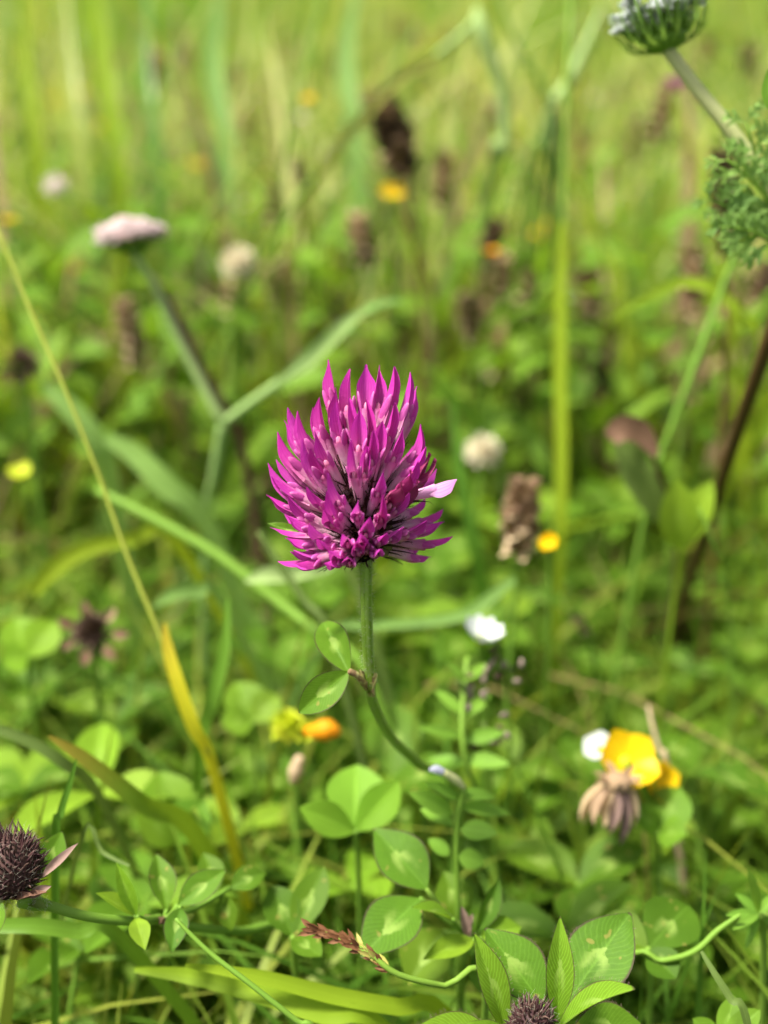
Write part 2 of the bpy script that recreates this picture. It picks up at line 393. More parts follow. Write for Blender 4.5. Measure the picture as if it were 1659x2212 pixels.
base = V((at(1000, 1750, .262).x, at(1000, 1750, .262).y + .02, 0)); base.z = gz(base.x, base.y)
HERO = thing('red_clover', base, 'tall red clover with magenta flower head on a hairy upright stem', 'flower')
spts = P((790, 1208, D0), (792, 1350, D0 + .003), (799, 1478, D0 + .008))
low = P((799, 1478, D0 + .008), (806, 1520, D0 + .013), (845, 1592, .208), (905, 1650, .226), (990, 1740, .250)); low.append(base + V((0, 0, -.003)))
st = MB().tube(spts, [14 * PX(D0), 12.8 * PX(D0), 12.5 * PX(D0)], 15, 8, ridge=.035); stem = st.build('stem', 'hero_stem', HERO)
MB().tube(low, [12.5 * PX(D0), 12 * PX(D0), 10.5 * PX(.2), .0010, .0011, .0012], 10, 6, ridge=.05).build('lower_stem', 'hero_stem', HERO)
hb = MB()
sp, _ = smooth(spts, 1., 30); fr = frames(sp)
for q in range(620):
    j = int(rnd(0, 1) ** 1.5 * (len(sp) - 1)); t, x, y = fr[j]; a = rnd(0, 6.283); o_ = x * math.cos(a) + y * math.sin(a)
    hb.hair(sp[j] + o_ * 12.6 * PX(D0), (o_ + t * rnd(-.9, .5) + x * rnd(-.3, .3)).normalized(), rnd(.35, 1.0) * .001 * (1.35 if j < 12 else 1), .000020)
hb.build('stem_hairs', 'hair_white', stem, kind='stuff')
# node: dry papery stipules round the bend
nb = MB()
for bx, tx, wp, ro in (((806, 1500), (768, 1448), 26, .3), ((800, 1504), (822, 1458), 24, -.5), ((797, 1506), (782, 1462), 20, .9), ((808, 1505), (812, 1470), 22, 0)):
    leafpx(nb, (*bx, D0 + .009), (*tx, D0 + .005 + .002 * ro), wp, fold=.5, curl=-.2, wav=.06, roll=ro, nu=5, nv=8)
nb.build('stipule', 'node_dry', HERO)
lf = MB().tube(P((799, 1490, D0 + .009), (775, 1462, D0 + .006), (754, 1450, D0 + .005)), [.0007, .0006, .0005], 7).build('leaf', 'node_dry', HERO)
mb = MB(); leafpx(mb, (753, 1451, D0 + .005), (692, 1332, D0 + .012), 80, fold=.45, curl=.3, roll=-.25, wav=.02); mb.build('leaflet', 'clover_hero', lf)
mb = MB(); leafpx(mb, (753, 1451, D0 + .005), (644, 1540, D0 + .004), 78, fold=.35, curl=.2, roll=-.35); mb.build('leaflet', 'clover_hero', lf)

A0 = at(789, 1207, D0); A1 = at(778, 1010, D0 + .002); AX = (A1 - A0)
rec = MB()
rec.tube([A0 + AX * (-.02), A0 + AX * .05, A0 + AX * .4, A0 + AX * .8, A0 + AX * 1.0], [.0011, .0024, .0034, .0028, .0008], 14, 4)
head = rec.build('flower_head', 'calyx_green', HERO)
def zoomp(x, y): return 544 + .28 * x, 763 + .28 * y * 1.0
def add_floret(B, T, var, dors=None, parent=head):
    z = T - B; L = z.length; dors = dors or (UP * .9 + AX.normalized())
    m = zbasis(B - world_loc(parent), z, dors)
    k = max(.66, min(1.5, L / .0145)); wk = max(.92, min(1.1, k)) * rnd(.94, 1.1)
    m = m @ Matrix.Rotation(rnd(-.3, .3), 4, 'Z') @ Matrix.Diagonal((wk, wk, k, 1))
    o = bpy.data.objects.new('floret', FLO[var]); col.objects.link(o); o.parent = parent; o.matrix_local = m; return o
# tips of the florets on the visible side (enlarged-view pixels), optional variant, optional depth offset towards the viewer (mm)
F = [(525, 85, 3, 1), (710, 142, 1, 2), (878, 108, 3, 3), (1020, 115, 0, 2), (1170, 145, 2, 3), (1268, 182, 4, 1), (1328, 298, 0, -1),
     (595, 300, 0, 4), (475, 375, 4, 2), (765, 385, 1, 6), (915, 390, 1, 5), (1075, 460, 1, 2), (400, 470, 2, 0), (225, 480, 2, 1), (295, 512, 1, 3),
     (203, 580, 0, -1), (150, 685, 1, 1), (600, 430, 2, 7), (830, 480, 4, 8), (962, 655, 2, 10), (755, 735, 1, 12), (465, 650, 0, 8), (345, 735, 1, 7),
     (425, 805, 2, 8), (1150, 430, 2, 6), (1362, 612, 1, 2), (1378, 782, 2, 5), (1418, 838, 5, 1), (1462, 893, 5, 0), (90, 942, 1, 1), (135, 1030, 2, 3),
     (105, 1155, 0, 1), (1010, 560, 4, 8), (1190, 620, 0, 7),
     (585, 1005, 1, 11.5), (1020, 965, 0, 11.5), (405, 1100, 2, 9), (275, 1160, 4, 6), (530, 1270, 0, 11.5), (800, 1200, 0, 13.5), (905, 1320, 4, 13), (1025, 1180, 1, 12.5),
     (1165, 1085, 5, 10.5), (255, 1325, 0, 6), (440, 1375, 4, 9), (148, 1402, 3, 1), (268, 1495, 0, 5), (508, 1515, 2, 9), (402, 1560, 4, 4), (622, 1585, 0, 10),
     (712, 1480, 2, 11.5), (850, 1445, 4, 11.5), (895, 1525, 0, 9), (1010, 1470, 2, 9), (1120, 1420, 0, 8.5), (1270, 1360, 4, 5), (1462, 1366, 0, 1),
     (1300, 880, 4, 7), (1250, 990, 5, 9), (1310, 1060, 5, 7), (1215, 1150, 2, 9), (560, 1150, 1, 11), (880, 780, 2, 9.5), (170, 870, 4, -1), (330, 1600, 2, -1), (520, 1630, 0, 1), (665, 1632, 0, 7), (470, 1655, 2, 4), (965, 1565, 2, 8), (815, 1500, 4, 11.5), (760, 1600, 4, 9)]
for zx, zy, var, dz in F:
    px, py = zoomp(zx, zy); T = at(px, py, D0 - dz * .001)
    s_ = max(.06, min(.78, .08 + .70 * (1600 - zy) / 1450 - (.0 if dz < 6 else .05)))
    C = A0 + AX * s_; d = (T - C); d -= AX * d.dot(AX) / AX.length_squared
    B = C + d.normalized() * (.0020 if dz < 10 else .0026)
    add_floret(B, T, var)
add_floret(at(855, 1075, D0 - .004), at(976, 1043, D0 - .003), 6, dors=UP + FW * -.8)
# far side of the head
for q in range(40):
    th = R(24) + R(78) * ((q + .5) / 40) ** .8; ph = R(8) + (q * 2.39996 % math.pi) * .93
    ax = AX.normalized(); bk = (FW - ax * FW.dot(ax)).normalized(); rt = ax.cross(bk)
    d = ax * math.cos(th) + (bk * math.sin(ph) + rt * math.cos(ph)) * math.sin(th)
    s_ = .95 - .85 * (th / R(105)); B = A0 + AX * s_ + d * .0015
    add_floret(B, B + d * rnd(.0118, .0134) * (1.0 if th > R(48) else .70), random.choice([0, 1, 2, 4]), dors=ax)
# open calyces in the dark gap at the front
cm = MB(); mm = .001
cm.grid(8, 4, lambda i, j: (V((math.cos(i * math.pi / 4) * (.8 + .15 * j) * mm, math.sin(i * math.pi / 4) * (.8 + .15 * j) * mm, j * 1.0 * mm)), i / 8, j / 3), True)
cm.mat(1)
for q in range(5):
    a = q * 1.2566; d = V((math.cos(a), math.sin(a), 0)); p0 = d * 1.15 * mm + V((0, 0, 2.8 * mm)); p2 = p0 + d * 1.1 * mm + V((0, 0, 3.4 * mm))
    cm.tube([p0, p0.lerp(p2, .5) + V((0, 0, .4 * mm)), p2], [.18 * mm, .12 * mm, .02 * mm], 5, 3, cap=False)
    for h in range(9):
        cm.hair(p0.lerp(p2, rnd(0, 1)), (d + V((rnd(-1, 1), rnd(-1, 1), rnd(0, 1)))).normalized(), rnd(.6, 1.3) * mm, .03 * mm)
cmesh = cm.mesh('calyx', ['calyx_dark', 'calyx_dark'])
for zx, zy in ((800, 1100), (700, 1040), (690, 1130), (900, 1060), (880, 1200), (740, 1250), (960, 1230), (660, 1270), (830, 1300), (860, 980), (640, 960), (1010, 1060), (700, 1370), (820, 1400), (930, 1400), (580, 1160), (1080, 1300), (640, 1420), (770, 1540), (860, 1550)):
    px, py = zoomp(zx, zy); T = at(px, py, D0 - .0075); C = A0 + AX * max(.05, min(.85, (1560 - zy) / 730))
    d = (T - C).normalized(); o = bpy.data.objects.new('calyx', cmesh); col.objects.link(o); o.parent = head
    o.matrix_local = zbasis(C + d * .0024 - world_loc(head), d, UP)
# small leafy bracts under the head
mb = MB(); leafpx(mb, (790, 1210, D0 - .001), (822, 1196, D0 - .004), 20, fold=.5, curl=.3); leafpx(mb, (782, 1208, D0 - .001), (752, 1194, D0 - .003), 16, fold=.5, curl=.3); mb.build('bract', 'bract_pink', HERO)
mb = MB(); leafpx(mb, (690, 1170, D0 + .004), (574, 1127, D0 + .006), 26, fold=.4, curl=.1, wav=.03); mb.build('bract', 'clover_hero', HERO, label='narrow green bract poking out under the petals')

# ------------------------------------------------------------------ clover heads gone to seed, hairy leaves in focus
def spiky_head(c, axis, rx, rz, n, name, parent, L=(.0016, .0026), mat='head_dark'):
    m = zbasis(c, axis, CAM - c)
    core = MB().ell(m, rx * .86, rx * .86, rz * .88, 14, 10).build(name, mat, parent)
    mb = MB(); hb = MB()
    for q in range(n):
        zt = 1 - 1.86 * (q + .5) / n; a = q * 2.39996; r_ = math.sqrt(max(0, 1 - zt * zt))
        d0 = V((r_ * math.cos(a), r_ * math.sin(a), zt)); p = m @ V((d0.x * rx * .84, d0.y * rx * .84, d0.z * rz * .86))
        d = (m.to_3x3() @ V((d0.x, d0.y, d0.z * .7 + .75))).normalized(); l = rnd(*L); mb.t = random.random()
        side = V((rnd(-.4, .4), rnd(-.4, .4), rnd(-.4, .4))) * l
        mb.tube([p, p + d * l * .6 + side * .2, p + d * l + side], [.00024, .00017, .00002], 5, 2, cap=False)
        for h in range(2): hb.hair(p + d * l * rnd(.1, .9), (d * .6 + V((rnd(-1, 1), rnd(-1, 1), rnd(-.6, 1)))).normalized(), rnd(.0007, .0016), .000016)
    mb.build('calyx_teeth', mat, core, kind='stuff'); hb.build('hairs', 'hair_white', core, kind='stuff')
    return core
def edge_hairs(mb_src, L=.0007):
    "short bristles along a leaf edge, from its last grid"
    pass

b0 = V((at(330, 2000, .205).x, at(330, 2000, .205).y + .03, 0)); b0.z = gz(b0.x, b0.y)
T1 = thing('seeding_clover', b0, 'clover bent over with a dark purple spiky spent head and leafy node', 'flower')
c = at(22, 1872, .182)
spiky_head(c, (at(0, 1800, .180) - at(45, 1945, .184)), 66 * PX(.182), 76 * PX(.182), 330, 'flower_head', T1)
MB().tube(P((48, 1940, .183), (75, 1950, .184), (106, 1957, .185), (190, 1980, .187), (290, 1990, .192), (345, 1985, .197)), [.0016, .0013, .00085, .0008, .0008, .0009], 9, 5).build('stem', 'stem_green', T1)
MB().tube(root_pts(P((345, 1985, .197), (420, 2003, .203), (520, 2012, .212), (640, 2016, .225))), [.0008, .0008, .0009, .0009, .001], 8, 4).build('stem', 'stem_green', T1)
for bs, tp, wp, mt_, ro in (((88, 1898, .181), (166, 1822, .178), 22, 'bract_pink', .2), ((60, 1938, .181), (108, 1914, .179), 26, 'bract_pink', .4), ((35, 1945, .181), (100, 1925, .178), 22, 'dead_leaf', -.3), ((20, 1940, .181), (70, 1932, .178), 20, 'dead_leaf', .2), ((60, 1950, .183), (100, 1960, .181), 24, 'olive_leaf', 0)):
    mb = MB(); leafpx(mb, bs, tp, wp, fold=.5, curl=.1, roll=ro, nu=5, nv=9, wav=.02); mb.build('bract', mt_, T1)
hb = MB()
for q in range(90):
    p = at(rnd(0, 105), rnd(1930, 1960), .1825); hb.hair(p, V((rnd(-1, 1), -.4, rnd(-1.2, .4))).normalized(), rnd(.0008, .002), .00002)
hb.build('hairs', 'hair_white', T1, kind='stuff')
def leafset(parent, specs, leafname='leaf', stemmat='stem_green', hub=None, width=1.):
    "specs: (base, tip, width px, material, roll, fold)"
    for sp_ in specs:
        bs, tp, wp, mt_ = sp_[:4]; ro = sp_[4] if len(sp_) > 4 else 0; fo = sp_[5] if len(sp_) > 5 else .28
        mb = MB(); mb.t = random.random()
        leafpx(mb, bs, tp, wp * width, fold=fo, curl=rnd(.05, .25), roll=ro, p=rnd(.9, 1.02), wav=rnd(0, .02), ex=.95); o = mb.build('leaflet', mt_, parent)
        if hub:
            MB().tube([at(*bs), at(*bs).lerp(at(*hub), .5) + V((0, 0, -.001)), at(*hub)], [.0004, .0005, .0006], 6, 3).build('petiole', stemmat, parent)
leafset(T1, [((92, 1885, .188), (134, 1797, .190), 62, 'clover_hero', .3, .2), ((5, 1950, .187), (-30, 2040, .183), 60, 'clover_hero', .3)])
leafset(T1, [((296, 1979, .191), (251, 1866, .190), 40, 'young_leaf', -.3, .5), ((290, 1978, .191), (212, 1926, .188), 42, 'young_leaf', .3, .45), ((293, 1980, .191), (312, 2045, .186), 48, 'young_leaf', 0),
             ((360, 1966, .198), (338, 1843, .203), 66, 'clover_hero', .15, .45), ((384, 1955, .197), (486, 1878, .199), 68, 'clover_hero', .1), ((391, 1958, .196), (370, 2052, .190), 56, 'clover_hero', 0),
             ((497, 1917, .208), (574, 1882, .210), 60, 'clover_leaf', 0), ((480, 1930, .208), (500, 2010, .206), 50, 'clover_leaf', .2), ((470, 1925, .210), (440, 1840, .214), 60, 'clover_leaf', .1)], hub=(345, 1985, .197))
mb = MB()
for q in range(9): mb.leaf(basis(at(345 + rnd(-20, 25), 1985 + rnd(-10, 15), .197), V((rnd(-1, 1), rnd(-1, 0), rnd(.2, 1))), CAM), rnd(.002, .004), .0012, .4, .2, 3, 5)
mb.build('stipule', 'dead_leaf', T1)

b0 = V((at(1200, 2215, .19).x, at(1200, 2215, .19).y + .03, 0))
T2 = thing('budding_clover', b0, 'clover with large pointed dark edged leaves round a small dark bud', 'flower')
DL = .178
MB().tube(root_pts(P((1160, 2230, DL), (1175, 2290, DL + .004), (1200, 2400, DL + .012))), [.0010, .0010, .0011, .0012], 9, 4).build('stem', 'stem_green', T2)
spiky_head(at(1149, 2212, DL - .003), UP - FW * .3, 42 * PX(DL), 42 * PX(DL), 170, 'flower_head', T2, L=(.0012, .002))
hub = (1200, 2225, DL)
sp2 = [((1205, 2215, DL), (1212, 1988, DL - .002), 66, 'clover_bright', .1, .35), ((1225, 2165, DL + .004), (1362, 1970, DL + .010), 150, 'clover_hero', 0, .12),
       ((1208, 2214, DL - .001), (1354, 2121, DL - .010), 92, 'clover_bright', -.55, .4), ((1090, 2230, DL), (1038, 2022, DL - .002), 78, 'clover_bright', .35, .3),
       ((1172, 2170, DL + .005), (1050, 2004, DL + .010), 132, 'clover_hero', .1, .3), ((1235, 2225, DL + .003), (1388, 2215, DL + .002), 110, 'clover_hero', .4, .2),
       ((1075, 2240, DL - .004), (905, 2212, DL - .010), 80, 'clover_bright', .2, .3), ((1120, 2250, DL - .006), (1005, 2208, DL - .012), 46, 'clover_bright', 0, .3), ((1240, 2260, DL), (1330, 2300, DL - .01), 80, 'clover_hero')]
leafset(T2, sp2, hub=hub)
hb = MB()       # bristles on the leaf edges
for bs, tp, wp, mt_, ro, fo in sp2[:7]:
    b = at(*bs); t = at(*tp); y = t - b; n = (CAM - b).normalized() * .8 + V((0, 0, .75)); n = Quaternion(y.normalized(), ro) @ n; m = basis(b, y, n); W = wp * PX(DL)
    for q in range(60):
        v = rnd(.03, .99); s_ = random.choice((-1, 1)); ww = W / 2 * math.sin(math.pi * v ** .96) ** .95
        p = m @ V((s_ * ww * math.cos(fo), y.length * v, ww * math.sin(fo) * 1.3 - .15 * y.length * (v - .3) ** 2)); dd = m.to_3x3() @ V((s_, .5, .2)).normalized()
        hb.hair(p, dd, rnd(.0003, .0007), .000018)
hb.build('leaf_hairs', 'bract_pink', T2, kind='stuff')

b0 = V((at(990, 2050, .215).x, at(990, 2050, .215).y + .03, 0))
T3 = thing('clover_plant', b0, 'leafy clover with broad pale marked leaflets under the pinnate vetch', 'clover')
leafset(T3, [((922, 1921, .200), (808, 1786, .206), 116, 'clover_hero', 0, .2), ((908, 1940, .200), (780, 2064, .192), 128, 'clover_hero', .1, .2), ((978, 1986, .200), (893, 1956, .195), 52, 'clover_bright', .5, .5),
             ((1025, 2030, .202), (917, 2068, .195), 56, 'young_leaf', 0, .35), ((1040, 2026, .204), (1126, 2002, .206), 74, 'young_leaf', .2, .2), ((1030, 2014, .204), (1084, 1898, .207), 50, 'clover_hero', .6, .4),
             ((960, 2010, .214), (880, 2125, .21), 130, 'clover_leaf', .1), ((1045, 2035, .214), (1080, 2170, .208), 110, 'clover_leaf'), ((1000, 1990, .218), (960, 1880, .222), 90, 'clover_leaf')], hub=(1008, 2010, .205))
MB().tube(root_pts(P((1008, 2000, .205), (1000, 2080, .212), (995, 2160, .222))), [.0007, .0008, .001], 8, 4).build('stem', 'stem_green', T3)
mb = MB(); leafpx(mb, (1012, 2030, .204), (998, 1960, .202), 26, fold=.5); leafpx(mb, (1005, 2020, .204), (1020, 1975, .203), 20, fold=.5); mb.build('stipule', 'bract_pink', T3)

# vetches: stem and paired leaflets
def vetch(label, stem, pairs, dep, extra=None):
    q = P(*stem); rp = root_pts(q); o = thing('vetch', rp[-1], label, 'vetch')
    MB().tube(rp, [.0006] * len(rp), 7, 4).build('stem', 'stem_green', o)
    for b, t, w_ in pairs:
        mb = MB(); leafpx(mb, (*b, dep), (*t, dep + rnd(-.006, .006)), w_, fold=.2, curl=.08, roll=rnd(-.2, .2), p=.85, nu=5, nv=9); mb.build('leaflet', 'vetch_leaf', o)
    return o
o = vetch('vetch stem with paired oval leaflets and a pale blue tipped bud', [(1003, 1700, .213), (990, 1765, .214), (986, 1850, .215), (990, 1990, .218)],
          [((979, 1757), (886, 1712), 44), ((977, 1782), (908, 1745), 36), ((996, 1744), (1104, 1756), 36), ((995, 1790), (1074, 1800), 46), ((970, 1847), (925, 1812), 36), ((990, 1850), (1046, 1866), 48), ((996, 1712), (1070, 1722), 30), ((992, 1725), (920, 1690), 32)], .214)
mb = MB().tube(P((1003, 1702, .213), (985, 1685, .212), (958, 1668, .211)), [.0005, .0008, .0007], 8, 4); mb.build('bud', 'stem_cream', o)
mb = MB().tube(P((958, 1668, .211), (942, 1662, .211), (928, 1664, .211)), [.0007, .0009, .0003], 8, 4); mb.build('bud_tip', 'bud_blue', o)
vetch('vetch stem with narrow leaflets beside the small white flower', [(1010, 1420, .245), (1000, 1520, .24), (1005, 1640, .238), (1060, 1800, .25)],
      [((1000, 1590), (905, 1570), 30), ((1004, 1600), (1090, 1580), 34), ((1003, 1640), (1100, 1650), 38), ((1000, 1545), (1060, 1500), 30), ((1000, 1540), (940, 1490), 28), ((1004, 1650), (925, 1640), 34), ((1008, 1470), (1050, 1430), 24), ((1008, 1470), (965, 1430), 24)], .24)
# ------------------------------------------------------------------ grass stems and blades one can pick out
def blade1(label, pts, wpx, mat='grass_green', name='grass_shoot', cat='grass', root=True, fold=.35, group=None):
    q = P(*pts); ws = [w_ * PX(p[2]) for w_, p in zip(wpx, pts)]
    if root:
        r_ = root_pts(q); ws += [ws[-1]] * (len(r_) - len(q)); q = r_
    return tag(MB().blade(q[::-1], ws[::-1], fold=fold).build(name, mat), label, cat, group)
def stem1(label, pts, wpx, mat='stem_straw', name='grass_culm', cat='grass', root=True, group=None):
    q = P(*pts); ws = [w_ / 2 * PX(p[2]) for w_, p in zip(wpx, pts)]
    if root:
        r_ = root_pts(q); ws += [ws[-1]] * (len(r_) - len(q)); q = r_
    return tag(MB().tube(q[::-1], ws[::-1], 8, 5).build(name, mat), label, cat, group)
stem1('long thin straw coloured grass stalk sweeping down past the yellow blade', [(-30, 420, .245), (10, 530, .242), (70, 680, .24), (140, 840, .238), (215, 1030, .238), (275, 1200, .238), (345, 1370, .238), (430, 1590, .24), (470, 1680, .245)], [6, 7, 8, 8, 9, 10, 11, 13, 14], 'stem_lime')
blade1('short yellow orange dying grass blade with a brown tip', [(356, 1345, .236), (362, 1400, .236), (385, 1480, .236), (420, 1575, .238), (462, 1665, .243)], [5, 25, 30, 30, 24], 'grass_yellow')
blade1('green grass blade standing beside the yellow dying blade', [(492, 1290, .25), (485, 1400, .247), (462, 1500, .245), (435, 1590, .245), (428, 1660, .247)], [6, 26, 30, 28, 24], 'grass_green')
blade1('green grass blade with a dry tip lying aslant towards the round clover leaves', [(105, 1590, .215), (170, 1630, .217), (250, 1690, .22), (320, 1745, .224), (420, 1800, .235)], [6, 28, 36, 40, 40], 'grass_tip')
blade1('dull straw blade lying behind the dry tipped grass blade', [(-20, 1570, .225), (60, 1600, .226), (140, 1650, .228), (220, 1730, .235)], [20, 24, 26, 20], 'olive_leaf')
blade1('slim grass blade rising to a point above the dark spent head', [(165, 1640, .20), (148, 1700, .20), (130, 1760, .2), (120, 1830, .201)], [3, 14, 16, 18], 'grass_green')
blade1('wide grass blade lying flat across the low turf', [(290, 2095, .205), (420, 2110, .203), (560, 2145, .20), (700, 2190, .198), (830, 2225, .20)], [10, 36, 44, 44, 36], 'grass_lime')
blade1('second wide grass blade lying beneath the flat one', [(400, 2085, .195), (560, 2110, .196), (720, 2150, .198), (860, 2175, .2), (960, 2190, .205)], [8, 30, 36, 36, 34], 'grass_lime')
stem1('thin green stalk running slantwise below the leafy clover node', [(380, 1985, .186), (450, 2055, .185), (540, 2125, .184), (640, 2205, .184), (700, 2260, .186)], [9, 11, 12, 13, 13], 'stem_green')
blade1('pale flat blade behind the bent clover stalk', [(-10, 2000, .2), (80, 2000, .2), (170, 2012, .202), (260, 2025, .206)], [30, 34, 34, 30], 'grass_green')
blade1('thin dry blade lying along the pale flat blade', [(280, 1870, .2), (220, 1840, .202), (180, 1800, .206)], [6, 10, 10], 'olive_leaf')
stem1('slanting olive stalk passing behind the clover leaf pair', [(210, 1060, .30), (330, 1120, .295), (470, 1200, .29), (600, 1300, .285), (690, 1370, .28), (800, 1470, .275)], [18, 22, 24, 24, 24, 22], 'stem_green')
blade1('straw yellow blade lying above the brown clover head', [(70, 1280, .30), (120, 1225, .30), (190, 1185, .302), (290, 1165, .306), (380, 1170, .312)], [28, 40, 34, 32, 24], 'grass_lime')
stem1('thin brown green stalk under the magenta head', [(560, 1150, .27), (610, 1230, .268), (660, 1300, .266), (720, 1400, .264)], [14, 16, 18, 18], 'olive_leaf')
blade1('pale silvery leaf lying level behind the clover stem', [(530, 1255, .27), (575, 1242, .27), (630, 1238, .272), (690, 1228, .276), (760, 1240, .29)], [8, 36, 40, 30, 20], 'stem_pale', 'pale_leaf', 'leaf')
blade1('pale stalk arching level behind the clover stem and up', [(1110, 1250, .285), (1060, 1290, .285), (1000, 1328, .285), (900, 1345, .288), (800, 1352, .29), (700, 1385, .295)], [14, 26, 24, 20, 18, 16], 'carrot_leaf', 'pale_stalk', 'stalk')
blade1('grey green curved leaf left of the slanting olive stalk', [(330, 1310, .28), (370, 1285, .28), (430, 1278, .282), (480, 1300, .285)], [8, 30, 30, 20], 'carrot_leaf', 'curved_leaf', 'leaf')
for lab, pts, w_ in (('broad soft grass blade bowing under the pale pink umbel plant', [(230, 945, .33), (290, 980, .33), (360, 1050, .33), (450, 1140, .335)], [24, 46, 52, 40]),
                     ('broad grass blade lying along its bowed neighbour', [(90, 830, .33), (150, 880, .33), (210, 960, .332), (240, 1060, .338)], [18, 46, 50, 40])):
    blade1(lab, pts, w_, 'carrot_leaf')
blade1('tall bright green grass blade standing straight behind the brown selfheal head', [(1213, 480, .36), (1211, 650, .36), (1209, 800, .36), (1212, 960, .36), (1210, 1130, .362), (1205, 1250, .37)], [14, 24, 27, 28, 26, 22], 'grass_lime', fold=.2)
stem1('tall dark olive stalk rising out of the straight bright blade', [(1236, -60, .36), (1232, 60, .36), (1226, 170, .36), (1222, 330, .362), (1214, 560, .365), (1212, 800, .368)], [15, 15, 14, 12, 12, 12], 'stem_green')
blade1('slim green blade leaning beside the white clover stalk', [(975, 870, .33), (985, 960, .33), (1000, 1060, .33), (1025, 1180, .333), (1045, 1300, .34)], [10, 20, 24, 26, 24], 'grass_green')
stem1('thick dark brown woody stalk leaning out of the turf', [(1720, 560, .225), (1659, 740, .24), (1600, 910, .262), (1545, 1080, .295), (1500, 1220, .34), (1452, 1375, .42), (1446, 1395, .44)], [32, 32, 30, 28, 27, 28, 26], 'stem_brown', 'woody_stalk', 'stalk')
for lab, pts, w_ in (('fine grass stalk arching towards the magenta clover', [(390, 85, .5), (350, 180, .5), (318, 290, .5), (303, 420, .5), (298, 560, .51)], [6, 8, 9, 10, 10]),
                     ('straight fine stalk crossing behind the dark seed spike', [(895, 60, .42), (850, 150, .42), (790, 250, .42), (710, 345, .42), (600, 500, .43), (520, 680, .45)], [8, 9, 10, 11, 12, 12]),
                     ('fine stalk leaning behind the yellow blossom', [(700, -20, .45), (665, 120, .45), (640, 230, .45), (615, 330, .455), (600, 480, .47)], [9, 10, 10, 10, 10]),
                     ('long fine stalk bending over the blurred meadow', [(560, 330, .46), (500, 400, .46), (440, 480, .46), (405, 580, .462), (410, 700, .47)], [8, 10, 10, 11, 11]),
                     ('fine stalk under the pale cream flower', [(600, 560, .47), (540, 640, .47), (470, 760, .47), (420, 850, .48)], [7, 8, 9, 9]),
                     ('leaning fine stalk between woody stalk and curled leaf', [(1590, 540, .3), (1540, 680, .3), (1490, 820, .3), (1430, 980, .305), (1400, 1080, .31)], [12, 15, 16, 16, 14]),
                     ('fine straw stalk forking beside the woody stalk', [(1510, 1100, .26), (1530, 1140, .26), (1545, 1190, .262), (1572, 1270, .27)], [5, 7, 7, 7]),
                     ('thin green stalk curving through shade below the yellow flower', [(1600, 1975, .2), (1550, 2010, .2), (1500, 2055, .2), (1430, 2075, .202), (1340, 2080, .206)], [8, 13, 14, 12, 10])):
    stem1(lab, pts, w_, 'stem_green')
blade1('yellowing blade arching over the dark seed spike', [(945, 128, .40), (900, 145, .40), (850, 180, .40), (800, 235, .402), (745, 300, .41), (690, 380, .42), (640, 500, .44)], [10, 20, 22, 22, 20, 16, 14], 'stem_straw')
for i, (lab, x, w_, m_) in enumerate((('tall lime grass blade in the far thick tuft', 245, 44, 'grass_lime'), ('tall yellow green blade beside the lime tuft', 165, 34, 'grass_far'), ('upright pale blade at the meadow edge of the tuft', 75, 34, 'grass_lime'), ('leaning green blade behind the lime tuft', 330, 30, 'grass_far'), ('broad blade standing far behind the dark bud', 480, 44, 'carrot_leaf'), ('broad pale green blade far behind the yellow blossom', 765, 46, 'carrot_leaf'))):
    blade1(lab, [(x - 40 + 10 * i, -60, .62), (x - 20, 120, .61), (x, 280, .6), (x + 12, 430, .6), (x + 30, 600, .61)], [12, w_ * .8, w_, w_, w_ * .8], m_)
blade1('pale curled strap leaf bending beside the brown seed spikes', [(1320, 690, .33), (1400, 640, .328), (1470, 610, .325), (1530, 618, .32), (1570, 645, .32), (1605, 692, .32), (1640, 760, .33)], [8, 16, 24, 26, 20, 18, 7], 'grass_lime', 'strap_leaf', 'leaf')

